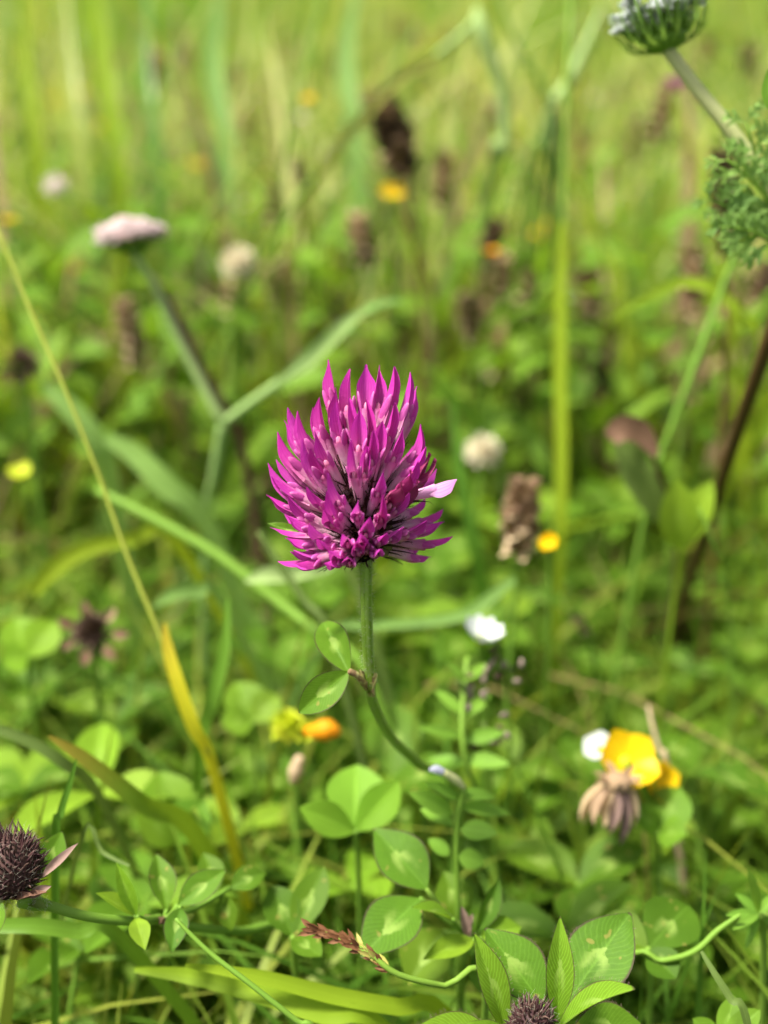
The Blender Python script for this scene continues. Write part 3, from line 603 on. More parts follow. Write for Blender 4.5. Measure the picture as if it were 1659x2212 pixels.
# ------------------------------------------------------------------ wild carrot plants
def umbel(o, c, axis, r, nray, flo, hgt=1., mat='petal_white', cup=.9, petal_r=.0011, nfl=7, bract=12, bl=1.):
    "rays rise from c along axis and spread to radius r; small flowers on top; forked bracts below"
    m = zbasis(c, axis, CAM - c)
    for i in range(nray):
        k_ = math.sqrt((i + .5) / nray); a = i * 2.39996; h = r * (1.05 * hgt + .12 * (1 - k_))
        tip = V((math.cos(a) * r * k_, math.sin(a) * r * k_, h * (1 - cup * .45 * k_ * k_) * (1 if cup > 0 else rnd(.5, 1.05)))); mid = V((tip.x * .62, tip.y * .62, tip.z * .42))
        ry = MB().tube([m @ V((0, 0, 0)), m @ mid, m @ tip], [.00042, .00035, .0003], 5, 3).build('ray', 'stem_green', o)
        fb = MB(); fb.t = random.random()
        for q in range(nfl):
            b = q * 2.4; rr = r * .17 * math.sqrt(q / nfl); p = m @ (tip + V((math.cos(b) * rr, math.sin(b) * rr, rnd(-.2, .35) * r * .3)))
            for e in range(5):
                d = m.to_3x3() @ V((math.cos(e * 1.257 + q), math.sin(e * 1.257 + q), rnd(-.4, 1.3))); fb.leaf(basis(p, d, axis), petal_r * rnd(.8, 1.3), petal_r * 1.1, .1, .1, 3, 5)
        fb.build('flower_cluster', mat, ry)
    for i in range(bract):
        a = i * 6.2832 / bract; d = V((math.cos(a), math.sin(a), 0)); bm = MB()
        wd = 1. if bl < 1 else .62; p0 = V((0, 0, -.0003)); p1 = d * r * .72 * bl + V((0, 0, r * .12)); p2 = d * r * 1.02 * bl + V((0, 0, r * .62 * bl)); p3 = d * r * .98 * bl + V((0, 0, r * 1.15 * bl))
        bm.blade([m @ p0, m @ p1, m @ p2, m @ p3], [r * .13 * wd, r * .16 * wd, r * .09 * wd, r * .015], m.to_3x3() @ V((-d.x, -d.y, .5)), 3)
        for s_ in (-1, 1):
            side = V((-d.y, d.x, 0)) * s_
            bm.blade([m @ p1, m @ (p1.lerp(p2, .6) + side * r * .22 + V((0, 0, r * .15))), m @ (p2 + side * r * .34 + V((0, 0, r * .25)))], [r * .07 * wd, r * .06 * wd, r * .012], m.to_3x3() @ V((-d.x, -d.y, .5)), 3)
        bm.build('bract', 'carrot_leaf', o)
def carrot_leaf(o, base, tip, n, size, mat='carrot_leaf', name='leaf', face=None):
    b = at(*base); t = at(*tip); ax = t - b; nrm = face or (CAM - b).normalized()
    ra = MB().tube([b, b.lerp(t, .5) + V((0, 0, .001)), t], [.0005, .0004, .0002], 6, 3).build(name, 'stem_green', o)
    side = ax.normalized().cross(nrm).normalized()
    for i in range(n):
        f = .15 + .85 * i / (n - 1); p = b.lerp(t, f)
        for s_ in (-1, 1):
            d = (ax.normalized() * .75 + side * s_).normalized(); l = size * (1.1 - .6 * f) * rnd(.85, 1.15); bm = MB(); bm.t = random.random()
            for (fr_, ang, k_) in ((0, 0, 1), (.3, .7, .5), (.3, -.7, .5), (.6, .6, .4), (.6, -.6, .4)):
                q = p + d * l * fr_; dd = Quaternion(nrm, ang) @ d
                bm.leaf(basis(q, dd, nrm + V((rnd(-.6, .6), 0, rnd(0, .8)))), l * k_, l * .17, .3, .35, 3, 6)
            bm.build('leaflet', mat, ra)
c = at(1440, 104, .222); b0 = at(1700, 700, .236); b0 = V((.17, .32, gz(.17, .32)))
T4 = thing('wild_carrot', b0, 'wild carrot with an unopened cup shaped umbel and ferny grey green leaves', 'flower')
umbel(T4, c, UP * 1 - RT * .25 - FW * .12, 96 * PX(.222), 30, None, hgt=.82, bract=16, petal_r=.0012, nfl=11, cup=-.35, bl=1.1)
mb = MB(); m = zbasis(c, UP - RT * .25 - FW * .12, -FW); mb.ell(m @ Matrix.Translation((0, 0, .0014)), .0042, .0042, .0022, 12, 8); mb.build('cup', 'stem_green', T4)
sp4 = P((1437, 100, .222), (1500, 185, .222), (1580, 285, .223), (1655, 400, .226), (1700, 560, .231)); sp4.append(b0 + V((0, 0, -.002)))
MB().tube(sp4, [.0013, .0013, .0014, .0015, .0016, .0018], 10, 6, ridge=.05).build('stem', 'stem_cream', T4)
carrot_leaf(T4, (1680, 540, .222), (1612, 265, .212), 5, .0085)
carrot_leaf(T4, (1690, 420, .219), (1668, 235, .210), 4, .007)
carrot_leaf(T4, (1668, 520, .222), (1530, 430, .217), 5, .007)
carrot_leaf(T4, (1680, 530, .220), (1552, 490, .214), 5, .006)
carrot_leaf(T4, (1690, 470, .218), (1570, 345, .214), 5, .008)
blade1('dark glossy leaf edge hanging over the ferny leaves', [(1690, 130, .2), (1668, 160, .2), (1662, 210, .2), (1700, 260, .2)], [10, 26, 30, 26], 'grass_green', 'dark_leaf', 'leaf', root=False)

c = at(288, 548, .315); node = at(482, 915, .325); b0 = V((at(440, 1250, .36).x, at(440, 1250, .36).y + .02, 0))
T5 = thing('wild_carrot', b0, 'wild carrot with an open blush white umbel on a forked pale stalk', 'flower')
umbel(T5, c, UP - RT * .1 - FW * .25, 64 * PX(.315), 34, None, .75, 'petal_blush', bract=9, petal_r=.0027, nfl=9, bl=.78)
mb = MB(); mb.ell(zbasis(c + UP * .002, UP, -FW), .0040, .0040, .0022, 12, 8); mb.build('cup', 'stem_green', T5)
MB().tube([c, at(330, 610, .316), at(400, 760, .32), node], [.0009, .0010, .0012, .0015], 9, 5).build('stem', 'stem_pale', T5)
MB().tube(root_pts([node, at(462, 1030, .335), at(448, 1120, .345)]), [.0016, .0013, .0012, .0012], 9, 5).build('stem', 'stem_pale', T5)
MB().tube([node, at(545, 868, .322), at(640, 800, .318), at(735, 712, .315)], [.0014, .0013, .0014, .0010], 9, 5).build('stem', 'stem_pale', T5)
mb = MB().blade([at(600, 830, .3185), at(660, 780, .3165), at(740, 705, .314), at(790, 665, .318)], [.0012, .0050, .0040, .0004], sub=5); mb.build('leaf', 'stem_pale', T5)
mb = MB().blade([at(735, 712, .315), at(800, 668, .322), at(860, 655, .33), at(915, 672, .34)], [.0010, .0034, .0036, .0004], V((0, -.3, 1)), sub=5); mb.build('leaf', 'carrot_leaf', T5)
stem1('brown dead stalk leaning along the pale carrot stalk', [(330, 600, .33), (390, 700, .33), (430, 790, .332), (490, 890, .338), (530, 1000, .35)], [14, 22, 24, 24, 20], 'dead_leaf', 'dead_stalk', 'stalk')

b0 = V((at(1120, 520, .56).x, at(1120, 520, .56).y + .05, 0))
T6 = thing('wild_carrot', b0, 'pale wild carrot stalks branching at a sheathed node, far behind the clover', 'plant')
nd = at(1192, 225, .44)
MB().tube([at(1060, -60, .43), at(1095, 50, .432), at(1150, 150, .436), nd], [.0009, .0010, .0012, .0018], 8, 5).build('stem', 'stem_green', T6)
MB().tube([at(1300, 20, .44), at(1268, 90, .44), at(1232, 170, .44), nd], [.0008, .0016, .0020, .0022], 8, 5).build('stem', 'stem_pale', T6)
for x1, x2 in ((1165, 1130), (1178, 1150), (1196, 1172), (1210, 1196)):
    MB().tube([nd, at(x1, 300, .45), at(x2, 430, .47), b0 + V(((x2 - 1150) * .0002, 0, -.003))], [.0018, .0011, .0011, .0010], 8, 5).build('sheath_strand', 'carrot_leaf', T6)
MB().tube([nd, at(1190, 320, .45), at(1200, 430, .47), at(1190, 560, .5), b0 + V((0.002, 0, -.003))], [.0018, .0018, .0016, .0016, .0016], 9, 5).build('stem', 'stem_pale', T6)
b0 = V((at(1050, 500, .5).x, at(1050, 500, .5).y + .08, 0))
T6b = thing('bent_stalk', b0, 'thick whitish stalk bent at its swollen top, behind the clover', 'stalk')
MB().tube([at(1030, 20, .42), at(1042, 70, .42), at(1075, 170, .425), at(1092, 260, .43), at(1085, 340, .435), at(1055, 400, .45), b0 + V((0, 0, -.003))], [.0016, .0028, .0020, .0024, .0018, .0012, .0012], 10, 5).build('stem', 'stem_pale', T6b)
MB().tube([at(1040, 35, .42), at(985, 85, .42), at(940, 120, .42)], [.0016, .0013, .0010], 8, 4).build('side_stalk', 'stem_pale', T6b)

# ------------------------------------------------------------------ seed spikes, little flowers
def whorl_mesh(r, ncal, mats):
    mb = MB()
    for i in range(ncal):
        a = i * 6.2832 / ncal + rnd(-.15, .15); d = V((math.cos(a), math.sin(a), rnd(.5, .9))).normalized(); mb.t = random.random(); mb.mat(random.choice((0, 0, 0, 1)))
        mb.tube([d * r * .2, d * r * .65, d * r * 1.05 + V((0, 0, r * .12))], [r * .14, r * .24, r * .26], 6, 2, cap=False)
        for s_ in (-.5, .5):
            e = d * r * 1.05 + V((-d.y, d.x, 0)) * s_ * r * .35; mb.leaf(basis(e, d + V((0, 0, .25)), V((0, 0, 1))), r * .45, r * .3, .3, .1, 3, 5)
    for i in range(4):
        a = i * 1.57; d = V((math.cos(a), math.sin(a), -.15)); mb.mat(1); mb.leaf(basis(d * r * .2, d, V((0, 0, 1))), r * .95, r * .75, .2, .25, 5, 6)
    return mb.mesh('whorl', mats)
WH = {'brown': [whorl_mesh(.005, 7, ['dry_brown', 'dry_tan']) for _ in range(3)], 'dark': [whorl_mesh(.005, 7, ['dry_dark', 'dry_brown']) for _ in range(3)]}
def seed_spike(label, top, bot, wpx, kind='brown', n=6, group=None, stem=None, cap=None):
    t = at(*top); b = at(*bot); sp_ = root_pts([t, b] + (P(*stem) if stem else [])); ax = t - b
    o = thing('seed_spike', sp_[-1], label, 'seed head', group); rl = world_loc(o)
    MB().tube(sp_, [.0007] * len(sp_), 7, 4).build('stem', 'stem_brown' if kind == 'dark' else 'stem_green', o)
    for i in range(n):
        f = (i + .35) / n; p = b.lerp(t, f); k_ = wpx / 2 * PX(top[2]) / .0052 * (1 - .35 * abs(f - .4) * 1.4)
        w_ = bpy.data.objects.new('whorl', random.choice(WH[kind])); col.objects.link(w_); w_.parent = o
        w_.matrix_local = zbasis(p - rl, ax, V((rnd(-1, 1), rnd(-1, 1), .1))) @ Matrix.Scale(k_, 4)
    return o
seed_spike('brown selfheal seed head with a yellow petal beside it', (1132, 1050, .285), (1118, 1200, .29), 92, 'brown', 7)
seed_spike('large dark brown seed spike in the blurred grass behind the clover', (825, 215, .42), (880, 385, .43), 92, 'dark', 8)
seed_spike('brown seed head under the pale cream flower beyond the umbel', (500, 610, .46), (505, 680, .465), 50, 'brown', 3)
seed_spike('faded brown seed head left of the pale carrot stalk', (265, 650, .42), (300, 790, .43), 66, 'brown', 5)
seed_spike('peach tipped brown seed head beneath the yellow blossom', (768, 465, .44), (800, 580, .45), 64, 'brown', 5)
seed_spike('blackish brown seed head standing right of the peach tipped one', (1075, 480, .45), (1050, 560, .455), 58, 'dark', 4)
seed_spike('brown seed spike behind the ferny carrot leaves', (1560, 330, .32), (1575, 560, .325), 78, 'dark', 8)
seed_spike('shaggy brown seed head next to the curled strap leaf', (1500, 540, .36), (1490, 690, .365), 70, 'brown', 5)
o = seed_spike('slim brown spike carrying one purple blossom', (1440, 190, .46), (1415, 310, .465), 50, 'brown', 5)
mb = MB(); m = zbasis(at(1462, 195, .455), UP, -FW)
for q in range(8): mb.leaf(basis(m @ V((0, 0, 0)), V((math.cos(q * .8), math.sin(q * .8) * .7, .7)), UP), .0075, .004, .3, .2, 5, 7)
mb.build('blossom', 'petal_purple', o)
seed_spike('thin brown seed head among stalks beyond the white clover', (1150, 570, .5), (1130, 680, .51), 52, 'brown', 4)
seed_spike('tan brown seed head low beyond the blackish one', (1010, 640, .46), (1020, 740, .465), 60, 'brown', 5)
seed_spike('shaggy pale brown seed head beside the straight bright blade', (1265, 560, .47), (1275, 690, .475), 62, 'brown', 6)
seed_spike('dull brown seed head above the pale cream flower', (590, 400, .52), (600, 500, .525), 52, 'brown', 4)
seed_spike('stout brown seed head between the bent stalk and dark spike', (960, 330, .5), (955, 450, .505), 56, 'brown', 5)
seed_spike('small dark bud spike left of the large dark seed spike', (640, 345, .46), (650, 400, .465), 34, 'dark', 3)
seed_spike('grey brown seed head at the foot of the woody stalk', (1238, 1325, .3), (1270, 1370, .305), 30, 'brown', 2)

def round_head(label, c, wpx, mat, n, stem, name='round_head', cat='flower', d=.3, smat='stem_green', Lk=.9, group=None, axis=None, under=None, wk=.34):
    "globe of small petals on a stalk"
    p = at(*c); r_ = wpx / 2 * PX(c[2]); sp_ = root_pts([p] + P(*stem)); o = thing(name, sp_[-1], label, cat, group)
    MB().tube(sp_, [r_ * .12 + .0003] * len(sp_), 7, 4).build('stem', smat, o)
    core = MB().ell(Matrix.Translation(p), r_ * .45, r_ * .45, r_ * .45, 10, 7).build('core', under or mat, o)
    mb = MB()
    for i in range(n):
        z = 1 - 1.75 * (i + .5) / n; a = i * 2.39996; q = math.sqrt(max(0, 1 - z * z)); dd = V((q * math.cos(a), q * math.sin(a), z)); mb.t = random.random()
        mb.leaf(basis(p + dd * r_ * .3, dd + V((0, 0, .15)), V((0, 0, 1))), r_ * Lk * rnd(.7, .95), r_ * wk, .5, -.1, 3, 5)
    mb.build('florets', mat, core, kind='stuff'); return o
round_head('cream white clover flower on a slim stalk beyond the magenta clover', (1043, 978, .37), 82, 'petal_cream', 70, [(1040, 1020, .371), (1030, 1110, .376), (1022, 1220, .385)], 'white_clover')
round_head('brown spent clover head ringed with rusty bracts', (200, 1368, .285), 96, 'dry_dark', 80, [(205, 1420, .287), (212, 1500, .292)], 'spent_clover', under='dry_dark')
for i in range(7):
    o = bpy.data.objects[[q.name for q in col.objects if q.name.startswith('spent_clover')][0]]
    a = i * .9; mb = MB(); p = at(200 + 42 * math.cos(a), 1368 + 34 * math.sin(a), .282); mb.leaf(basis(p, RT * math.cos(a) - UP * math.sin(a) - FW * .3, -FW), .0045, .003, .4, .2, 5, 7); mb.build('bract', random.choice(['dead_leaf', 'dry_brown']), o)
round_head('dark fading seed head sunk in grass by the thin straw stalk', (48, 795, .33), 88, 'dry_dark', 50, [(55, 850, .332), (70, 960, .34)], 'seed_globe', under='olive_leaf')
o = round_head('pale cream flower beyond the blush white umbel', (515, 572, .44), 84, 'petal_cream', 60, [(512, 610, .442), (505, 690, .45), (500, 800, .46)], 'pale_flower')
round_head('drooping pinkish white grass flower beyond the umbel', (120, 405, .5), 60, 'petal_blush', 30, [(170, 440, .5), (250, 480, .505), (270, 560, .52)], 'pale_flower')
o = round_head('lime yellow trefoil head with an orange bud', (622, 1572, .255), 84, 'petal_lime', 40, [(630, 1620, .256), (640, 1720, .26)], 'trefoil', wk=.6)
mb = MB().tube(P((660, 1580, .254), (685, 1578, .253), (708, 1576, .252), (732, 1582, .252)), [.0011, .0021, .0024, .0010], 9, 4); mb.build('bud', 'petal_orange', o)
mb = MB().tube(P((634, 1690, .254), (640, 1665, .253), (648, 1635, .252)), [.0010, .0018, .0010], 8, 4); mb.build('bud', 'dry_tan', o)
mb = MB(); mb.leaf(basis(at(640, 1590, .256), at(690, 1560, .25) - at(640, 1590, .256), CAM - at(640, 1590, .25)), .008, .005, .3, .2); mb.build('leaflet', 'petal_lime', o)

def open_flower(label, c, wpx, mat, n=5, axis=None, stem=None, name='flower', centre='petal_lime', group=None, pw=.9, cup=.5, cat='flower', smat='stem_green'):
    p = at(*c); r_ = wpx / 2 * PX(c[2]); ax = (axis or (V((0, 0, 1)) - FW * .5)).normalized(); m = zbasis(p, ax, V((.3, 1, 0)))
    sp_ = root_pts([p - ax * r_ * .1] + (P(*stem) if stem else [p - ax * r_ * 1.2 + V((0, 0, -.004))])); o = thing(name, sp_[-1], label, cat, group)
    MB().tube(sp_, [.0005] * len(sp_), 6, 4).build('stem', smat, o)
    for i in range(n):
        a = i * 6.2832 / n; d = m.to_3x3() @ V((math.cos(a), math.sin(a), cup)); mb = MB(); mb.t = random.random()
        mb.leaf(basis(p, d, ax), r_ * 1.05, r_ * pw, .1, -.25, 7, 8, p=1.25); mb.build('petal', mat, o)
    MB().ell(m @ Matrix.Translation((0, 0, r_ * .12)), r_ * .22, r_ * .22, r_ * .16, 8, 6).build('centre', centre, o)
    return o
open_flower('small pure white flower with rounded petals above dry pods', (1036, 1388, .245), 122, 'petal_white', 9, UP * 1. - FW * .5 + RT * .25, [(1040, 1420, .247), (1048, 1480, .252)], 'white_flower', pw=.62, cup=.75)
open_flower('yellow buttercup leaning over the withered brown flower', (1348, 1650, .243), 150, 'petal_yellow', 5, UP * .5 - FW * .8 + RT * .2, [(1370, 1700, .25), (1390, 1790, .255)], 'buttercup', pw=1.0, cup=.4)
open_flower('second yellow buttercup turned sideways behind the withered flower', (1402, 1695, .247), 130, 'petal_yellow', 5, RT * .5 - FW * .6 + UP * .2, [(1400, 1740, .252), (1410, 1800, .257)], 'buttercup', pw=1.0, cup=.8)
open_flower('small white flower half hidden beside the yellow buttercup', (1298, 1622, .247), 84, 'petal_white', 5, UP * .6 - FW * .6 - RT * .4, [(1310, 1660, .25), (1320, 1740, .255)], 'white_flower', pw=1.1, cup=.6)
open_flower('single yellow blossom touching the brown selfheal head', (1190, 1180, .275), 62, 'petal_yellow', 4, UP * .4 - FW * .6 - RT * .3, [(1192, 1215, .278), (1190, 1300, .285)], 'yellow_flower', pw=1.1, cup=.9)
open_flower('yellow blossom beneath the large dark seed spike', (848, 425, .43), 66, 'petal_yellow', 5, UP * .5 - FW * .6, [(850, 460, .432), (846, 560, .44)], 'yellow_flower')
open_flower('orange yellow blossom in the grass left of the dark seed spike', (662, 222, .48), 56, 'petal_yellow', 4, UP - FW * .4, [(668, 260, .482), (660, 360, .49)], 'yellow_flower')
open_flower('yellow blossom at the head of the thin straw stalk', (18, 482, .40), 46, 'petal_yellow', 5, UP - FW * .3, [(20, 520, .4), (26, 640, .41)], 'yellow_flower')
open_flower('small faded yellow blossom near the bowed broad blades', (45, 1028, .32), 66, 'petal_lime', 4, UP * .6 - FW * .5, [(52, 1070, .322), (66, 1160, .33)], 'yellow_flower')
open_flower('orange blossom right of the blackish seed head', (1063, 550, .44), 44, 'petal_orange', 4, UP - FW * .4, [(1066, 590, .442), (1060, 680, .45)], 'yellow_flower')
# withered flower head hanging below the buttercup
c = at(1335, 1690, .236); sp_ = root_pts([c] + P((1352, 1668, .24), (1380, 1720, .246), (1395, 1820, .25))); o = thing('withered_flower', sp_[-1], 'withered tan flower hanging upside down under the yellow buttercup', 'flower')
MB().tube(sp_, [.0005] * len(sp_), 6, 4).build('stem', 'stem_straw', o)
mb = MB(); mb.ell(Matrix.Translation(c), .0030, .003, .002, 10, 7); mb.build('receptacle', 'dry_brown', o)
for i in range(18):
    a = i * 2.39996; k_ = math.sqrt((i + .5) / 18); d = V((math.cos(a) * .5 * k_ - .18, math.sin(a) * .5 * k_ - .1, -1)); mb = MB(); mb.t = random.random()
    mb.leaf(basis(c + V((math.cos(a), math.sin(a), 0)) * .0022 * k_, d, V((math.cos(a), math.sin(a), .3))), .0112 * rnd(.75, 1.1), .0034, .7, .15, 5, 7); mb.build('petal', 'dry_tan' if i % 5 else 'bract_pink', o)
for i in range(7):
    a = i * .9; mb = MB(); mb.leaf(basis(c, V((math.cos(a), math.sin(a) * .6, .35)), V((0, 0, 1))), .0055, .0018, .3, .2, 3, 6); mb.build('sepal', 'dry_brown', o)
stem1('orange brown dry stalk with a grey tip beside the buttercup', [(1400, 1525, .262), (1410, 1570, .261), (1425, 1620, .261), (1442, 1665, .262)], [7, 9, 11, 15], 'dry_tan', 'dry_stalk', 'stalk')
# dry medick pods near the white flower
for q, (x, y, d) in enumerate(((1030, 1490, .243), (1090, 1440, .246), (1050, 1590, .243))):
    p = at(x, y, d); sp_ = root_pts([p, p + V((.002, .006, -.012))]); o = thing('pod_cluster', sp_[-1], ['cluster of dark dry pods just below the small white flower', 'small cluster of grey pods right of the white flower', 'lowest cluster of grey brown pods by the narrow vetch'][q], 'seed head')
    MB().tube(sp_, [.0004] * len(sp_), 6, 3).build('stem', 'stem_green', o)
    for i in range(11):
        dd = V((rnd(-1, 1), rnd(-1, 1), rnd(-.7, .9))) * .0042; mb = MB(); mb.t = random.random()
        mb.ell(Matrix.Translation(p + dd) @ Matrix.Rotation(rnd(0, 3), 4, V((rnd(-1, 1), rnd(-1, 1), 1))), .0006, .0009, .0012, 7, 6); mb.build('pod', random.choice(['dry_dark', 'pod_grey', 'pod_grey', 'olive_leaf']), o)
# rusty drooping leaf, yellow-green lobed leaf by the woody stalk
b0 = at(1462, 1290, .42); b0 = V((b0.x, b0.y, gz(b0.x, b0.y))); o = thing('drooping_leaf', b0, 'rusty edged grey green leaf folded over beside the woody stalk', 'leaf')
mb = MB().blade(P((1318, 948, .272), (1345, 925, .272), (1385, 935, .273), (1418, 985, .274)), [40 * PX(.27), 58 * PX(.27), 50 * PX(.27), 16 * PX(.27)], sub=4); mb.build('fold', 'dead_leaf', o)
mb = MB().blade(P((1345, 950, .276), (1375, 1020, .277), (1410, 1080, .279), (1450, 1140, .282)), [46 * PX(.27), 70 * PX(.27), 60 * PX(.27), 20 * PX(.27)], sub=4); mb.build('blade', 'olive_leaf', o)
MB().tube([at(1400, 950, .274), at(1435, 1060, .284), at(1462, 1150, .31), b0], [.0007, .0007, .0007, .0007], 7, 4).build('stalk', 'dead_leaf', o)
mb = MB(); leafpx(mb, (1470, 1190, .278), (1462, 1040, .270), 90, fold=.2, curl=.15); leafpx(mb, (1475, 1180, .278), (1535, 1040, .272), 70, fold=.2, curl=.15)
mb.tube(root_pts(P((1472, 1185, .278), (1465, 1250, .283), (1450, 1350, .29))), [.0006] * 5, 6, 3)
tag(mb.build('lobed_leaf', 'young_leaf'), 'bright yellow green lobed leaf between the drooping leaf and woody stalk', 'leaf')
# rusty grass seed head above the lowest clover leaves
sp_ = P((683, 2010, .186), (740, 2030, .185), (800, 2062, .184), (860, 2105, .184)); b0 = V((at(1050, 2130, .2).x, at(1050, 2130, .2).y + .02, 0)); o = thing('grass_flower', b0, 'rusty brown grass seed head on a bent stalk', 'grass')
MB().tube(sp_ + P((960, 2130, .187), (1050, 2140, .195)) + [b0], [.0003, .0004, .0005, .0005, .0005, .0006, .0007], 7, 4).build('stalk', 'stem_green', o)
ps, _ = smooth(sp_, 1., 8); mb = MB()
for j in range(len(ps) - 2):
    t = (ps[j] - ps[j + 1]).normalized()
    for q in range(4): mb.t = random.random(); mb.mat(0 if j < len(ps) * .55 else random.choice((0, 1))); mb.leaf(basis(ps[j], t + V((rnd(-.5, .5), rnd(-.5, .5), rnd(-.5, .5))), CAM - ps[j]), rnd(.0022, .0034), .0009, .5, .1, 3, 4)
mb.build('spikelets', ['rust', 'stem_straw'], o, kind='stuff')
# bright rounded clover leaf in the middle
def trifoliate(label, hub, tips, w_, mat, name='clover_leaf', roll=(0, 0, 0), stem=None):
    sp_ = root_pts(P(hub, (hub[0] + 5, hub[1] + 60, hub[2] + .006)) if stem is None else P(hub, *stem)); o = thing(name, sp_[-1], label, 'clover')
    MB().tube(sp_, [.0006] * len(sp_), 7, 4).build('petiole', 'stem_green', o)
    for (tx, ty, td), ww, ro in zip(tips, w_, roll):
        mb = MB(); mb.t = random.random(); leafpx(mb, hub, (tx, ty, td), ww, fold=.2, curl=.15, p=1.15, roll=ro, wav=.015); mb.build('leaflet', mat, o)
    return o
trifoliate('bright rounded clover leaf below the flower stem', (768, 1796, .224), [(770, 1648, .232), (652, 1746, .218), (862, 1690, .226)], [130, 76, 84], 'bright_leaf', roll=(0, -.3, .4))
trifoliate('dim rounded clover leaf behind the left pale marked leaves', (385, 1820, .245), [(345, 1665, .25), (300, 1750, .24), (440, 1730, .245)], [130, 100, 110], 'round_leaf')
trifoliate('small clover leaf of oval leaflets between node and vetch', (632, 2024, .208), [(588, 1912, .212), (700, 1870, .214), (690, 2060, .2)], [82, 76, 60], 'clover_leaf')
trifoliate('clover leaf with round leaflets under the yellow trefoil', (545, 1560, .27), [(510, 1470, .275), (600, 1500, .272), (480, 1560, .266)], [90, 80, 80], 'round_leaf')
trifoliate('pale clover leaf by the brown spent clover head', (60, 1420, .28), [(30, 1330, .285), (120, 1340, .283), (5, 1430, .276)], [90, 90, 80], 'young_leaf')
trifoliate('rounded clover leaf under the buttercups', (1420, 1800, .24), [(1470, 1700, .243), (1380, 1740, .238), (1480, 1800, .235)], [100, 60, 80], 'round_leaf')
trifoliate('broad dim clover leaf shaded behind the large pointed leaves', (1400, 2050, .205), [(1290, 1990, .21), (1490, 1950, .212), (1460, 2110, .2)], [110, 130, 80], 'clover_leaf')
trifoliate('lowest small clover leaf by the thin shaded stalk', (1560, 2260, .19), [(1585, 2150, .193), (1640, 2180, .19), (1500, 2200, .19)], [50, 56, 50], 'round_leaf')
# star-like narrow leaved sprig
hub = at(1640, 1975, .205); sp_ = root_pts([hub] + P((1650, 2040, .21))); o = thing('leafy_sprig', sp_[-1], 'sprig of narrow pale leaves at the thin shaded stalk', 'plant')
MB().tube(sp_, [.0007] * len(sp_), 7, 3).build('stem', 'stem_green', o)
for tx, ty, ww in ((1570, 1975, 24), (1620, 1880, 26), (1590, 1930, 22), (1680, 1930, 26), (1610, 2050, 20), (1585, 2005, 22), (1690, 2020, 24)):
    mb = MB(); leafpx(mb, (1640, 1975, .205), (tx, ty, .205 + rnd(-.006, .004)), ww, nu=5, nv=8); mb.build('leaf', 'vetch_leaf', o)
blade1('mottled pale stalk tilted in the shade by the lowest clover leaf', [(1515, 2055, .186), (1545, 2105, .184), (1580, 2160, .183), (1620, 2230, .183)], [7, 14, 17, 17], 'olive_leaf', 'mottled_stalk', 'stalk')

# ------------------------------------------------------------------ scattered low clover leaves, seed heads, blossoms: individuals
CLEAR = [((560, 780, 990, 1250), .20), ((640, 1250, 860, 1560), .22), ((330, 1300, 480, 1640), .24), ((860, 1680, 1120, 1880), .222), ((770, 1780, 1130, 2090), .21), ((640, 1640, 870, 1800), .235), ((1270, 1590, 1440, 1790), .25), ((180, 1830, 580, 2060), .205), ((0, 1780, 180, 2000), .2),
         ((980, 1340, 1080, 1430), .25), ((560, 1530, 740, 1700), .26), ((1440, 700, 1659, 1240), .275), ((1425, 1220, 1530, 1380), .41), ((1080, 1030, 1220, 1290), .29), ((140, 1310, 260, 1430), .29), ((980, 930, 1100, 1050), .38), ((1290, 900, 1560, 1200), .285), ((1180, 480, 1240, 1200), .36), ((280, 540, 800, 1130), .335), ((200, 420, 360, 570), .33), ((680, 1960, 890, 2130), .187)]
def ok(p, zmin=.207):
    x, y, d = proj(p)
    if d < zmin and -250 < x < 1900 and -300 < y < 2500: return False
    if y < 1000 and d < .44 and -100 < x < 1760: return False
    if y < 1500 and d < .27 and -100 < x < 1760: return False
    return not any(a <= x <= c_ and b_ <= y <= e and d < dd for (a, b_, c_, e), dd in CLEAR)
def seen(p, mx=120):
    x, y, d = proj(p); return d > .05 and -mx < x < 1659 + mx and -mx < y < 2212 + mx

def tri_template(i, H, rr, elong):
    "meshes of one low clover leaf: bent petiole and three leaflets, in local coordinates"
    a0 = rnd(0, 6); top = V((rnd(-.2, .2) * H, rnd(-.2, .2) * H, H)); pe = MB().tube([V((0, 0, -.004)), V((top.x * .3, top.y * .3, H * .6)), top], [.0007, .0006, .0005], 6, 4).mesh('petiole', 'stem_green')
    le = []
    for q in range(3):
        a = a0 + q * 2.094 + rnd(-.25, .25); d = V((math.cos(a), math.sin(a), rnd(.05, .5))); mb = MB(); mb.leaf(basis(top, d, V((0, 0, 1))), rr * rnd(.9, 1.1), rr * elong, rnd(.1, .45), rnd(.05, .3), 7, 9, p=1.1, wav=.015); le.append(mb)
    return pe, le, top
TRI = []
for i in range(7):
    H = (.05, .06, .07, .08, .055, .065, .045)[i]; rr = (.014, .017, .016, .019, .012, .015, .011)[i]; pe, le, top = tri_template(i, H, rr, (.72, .6, .8, .55, .85, .7, .8)[i])
    TRI.append((pe, le, top, {m_: [q.mesh('leaflet', m_) for q in le] for m_ in ('clover_leaf', 'round_leaf', 'young_leaf')}))
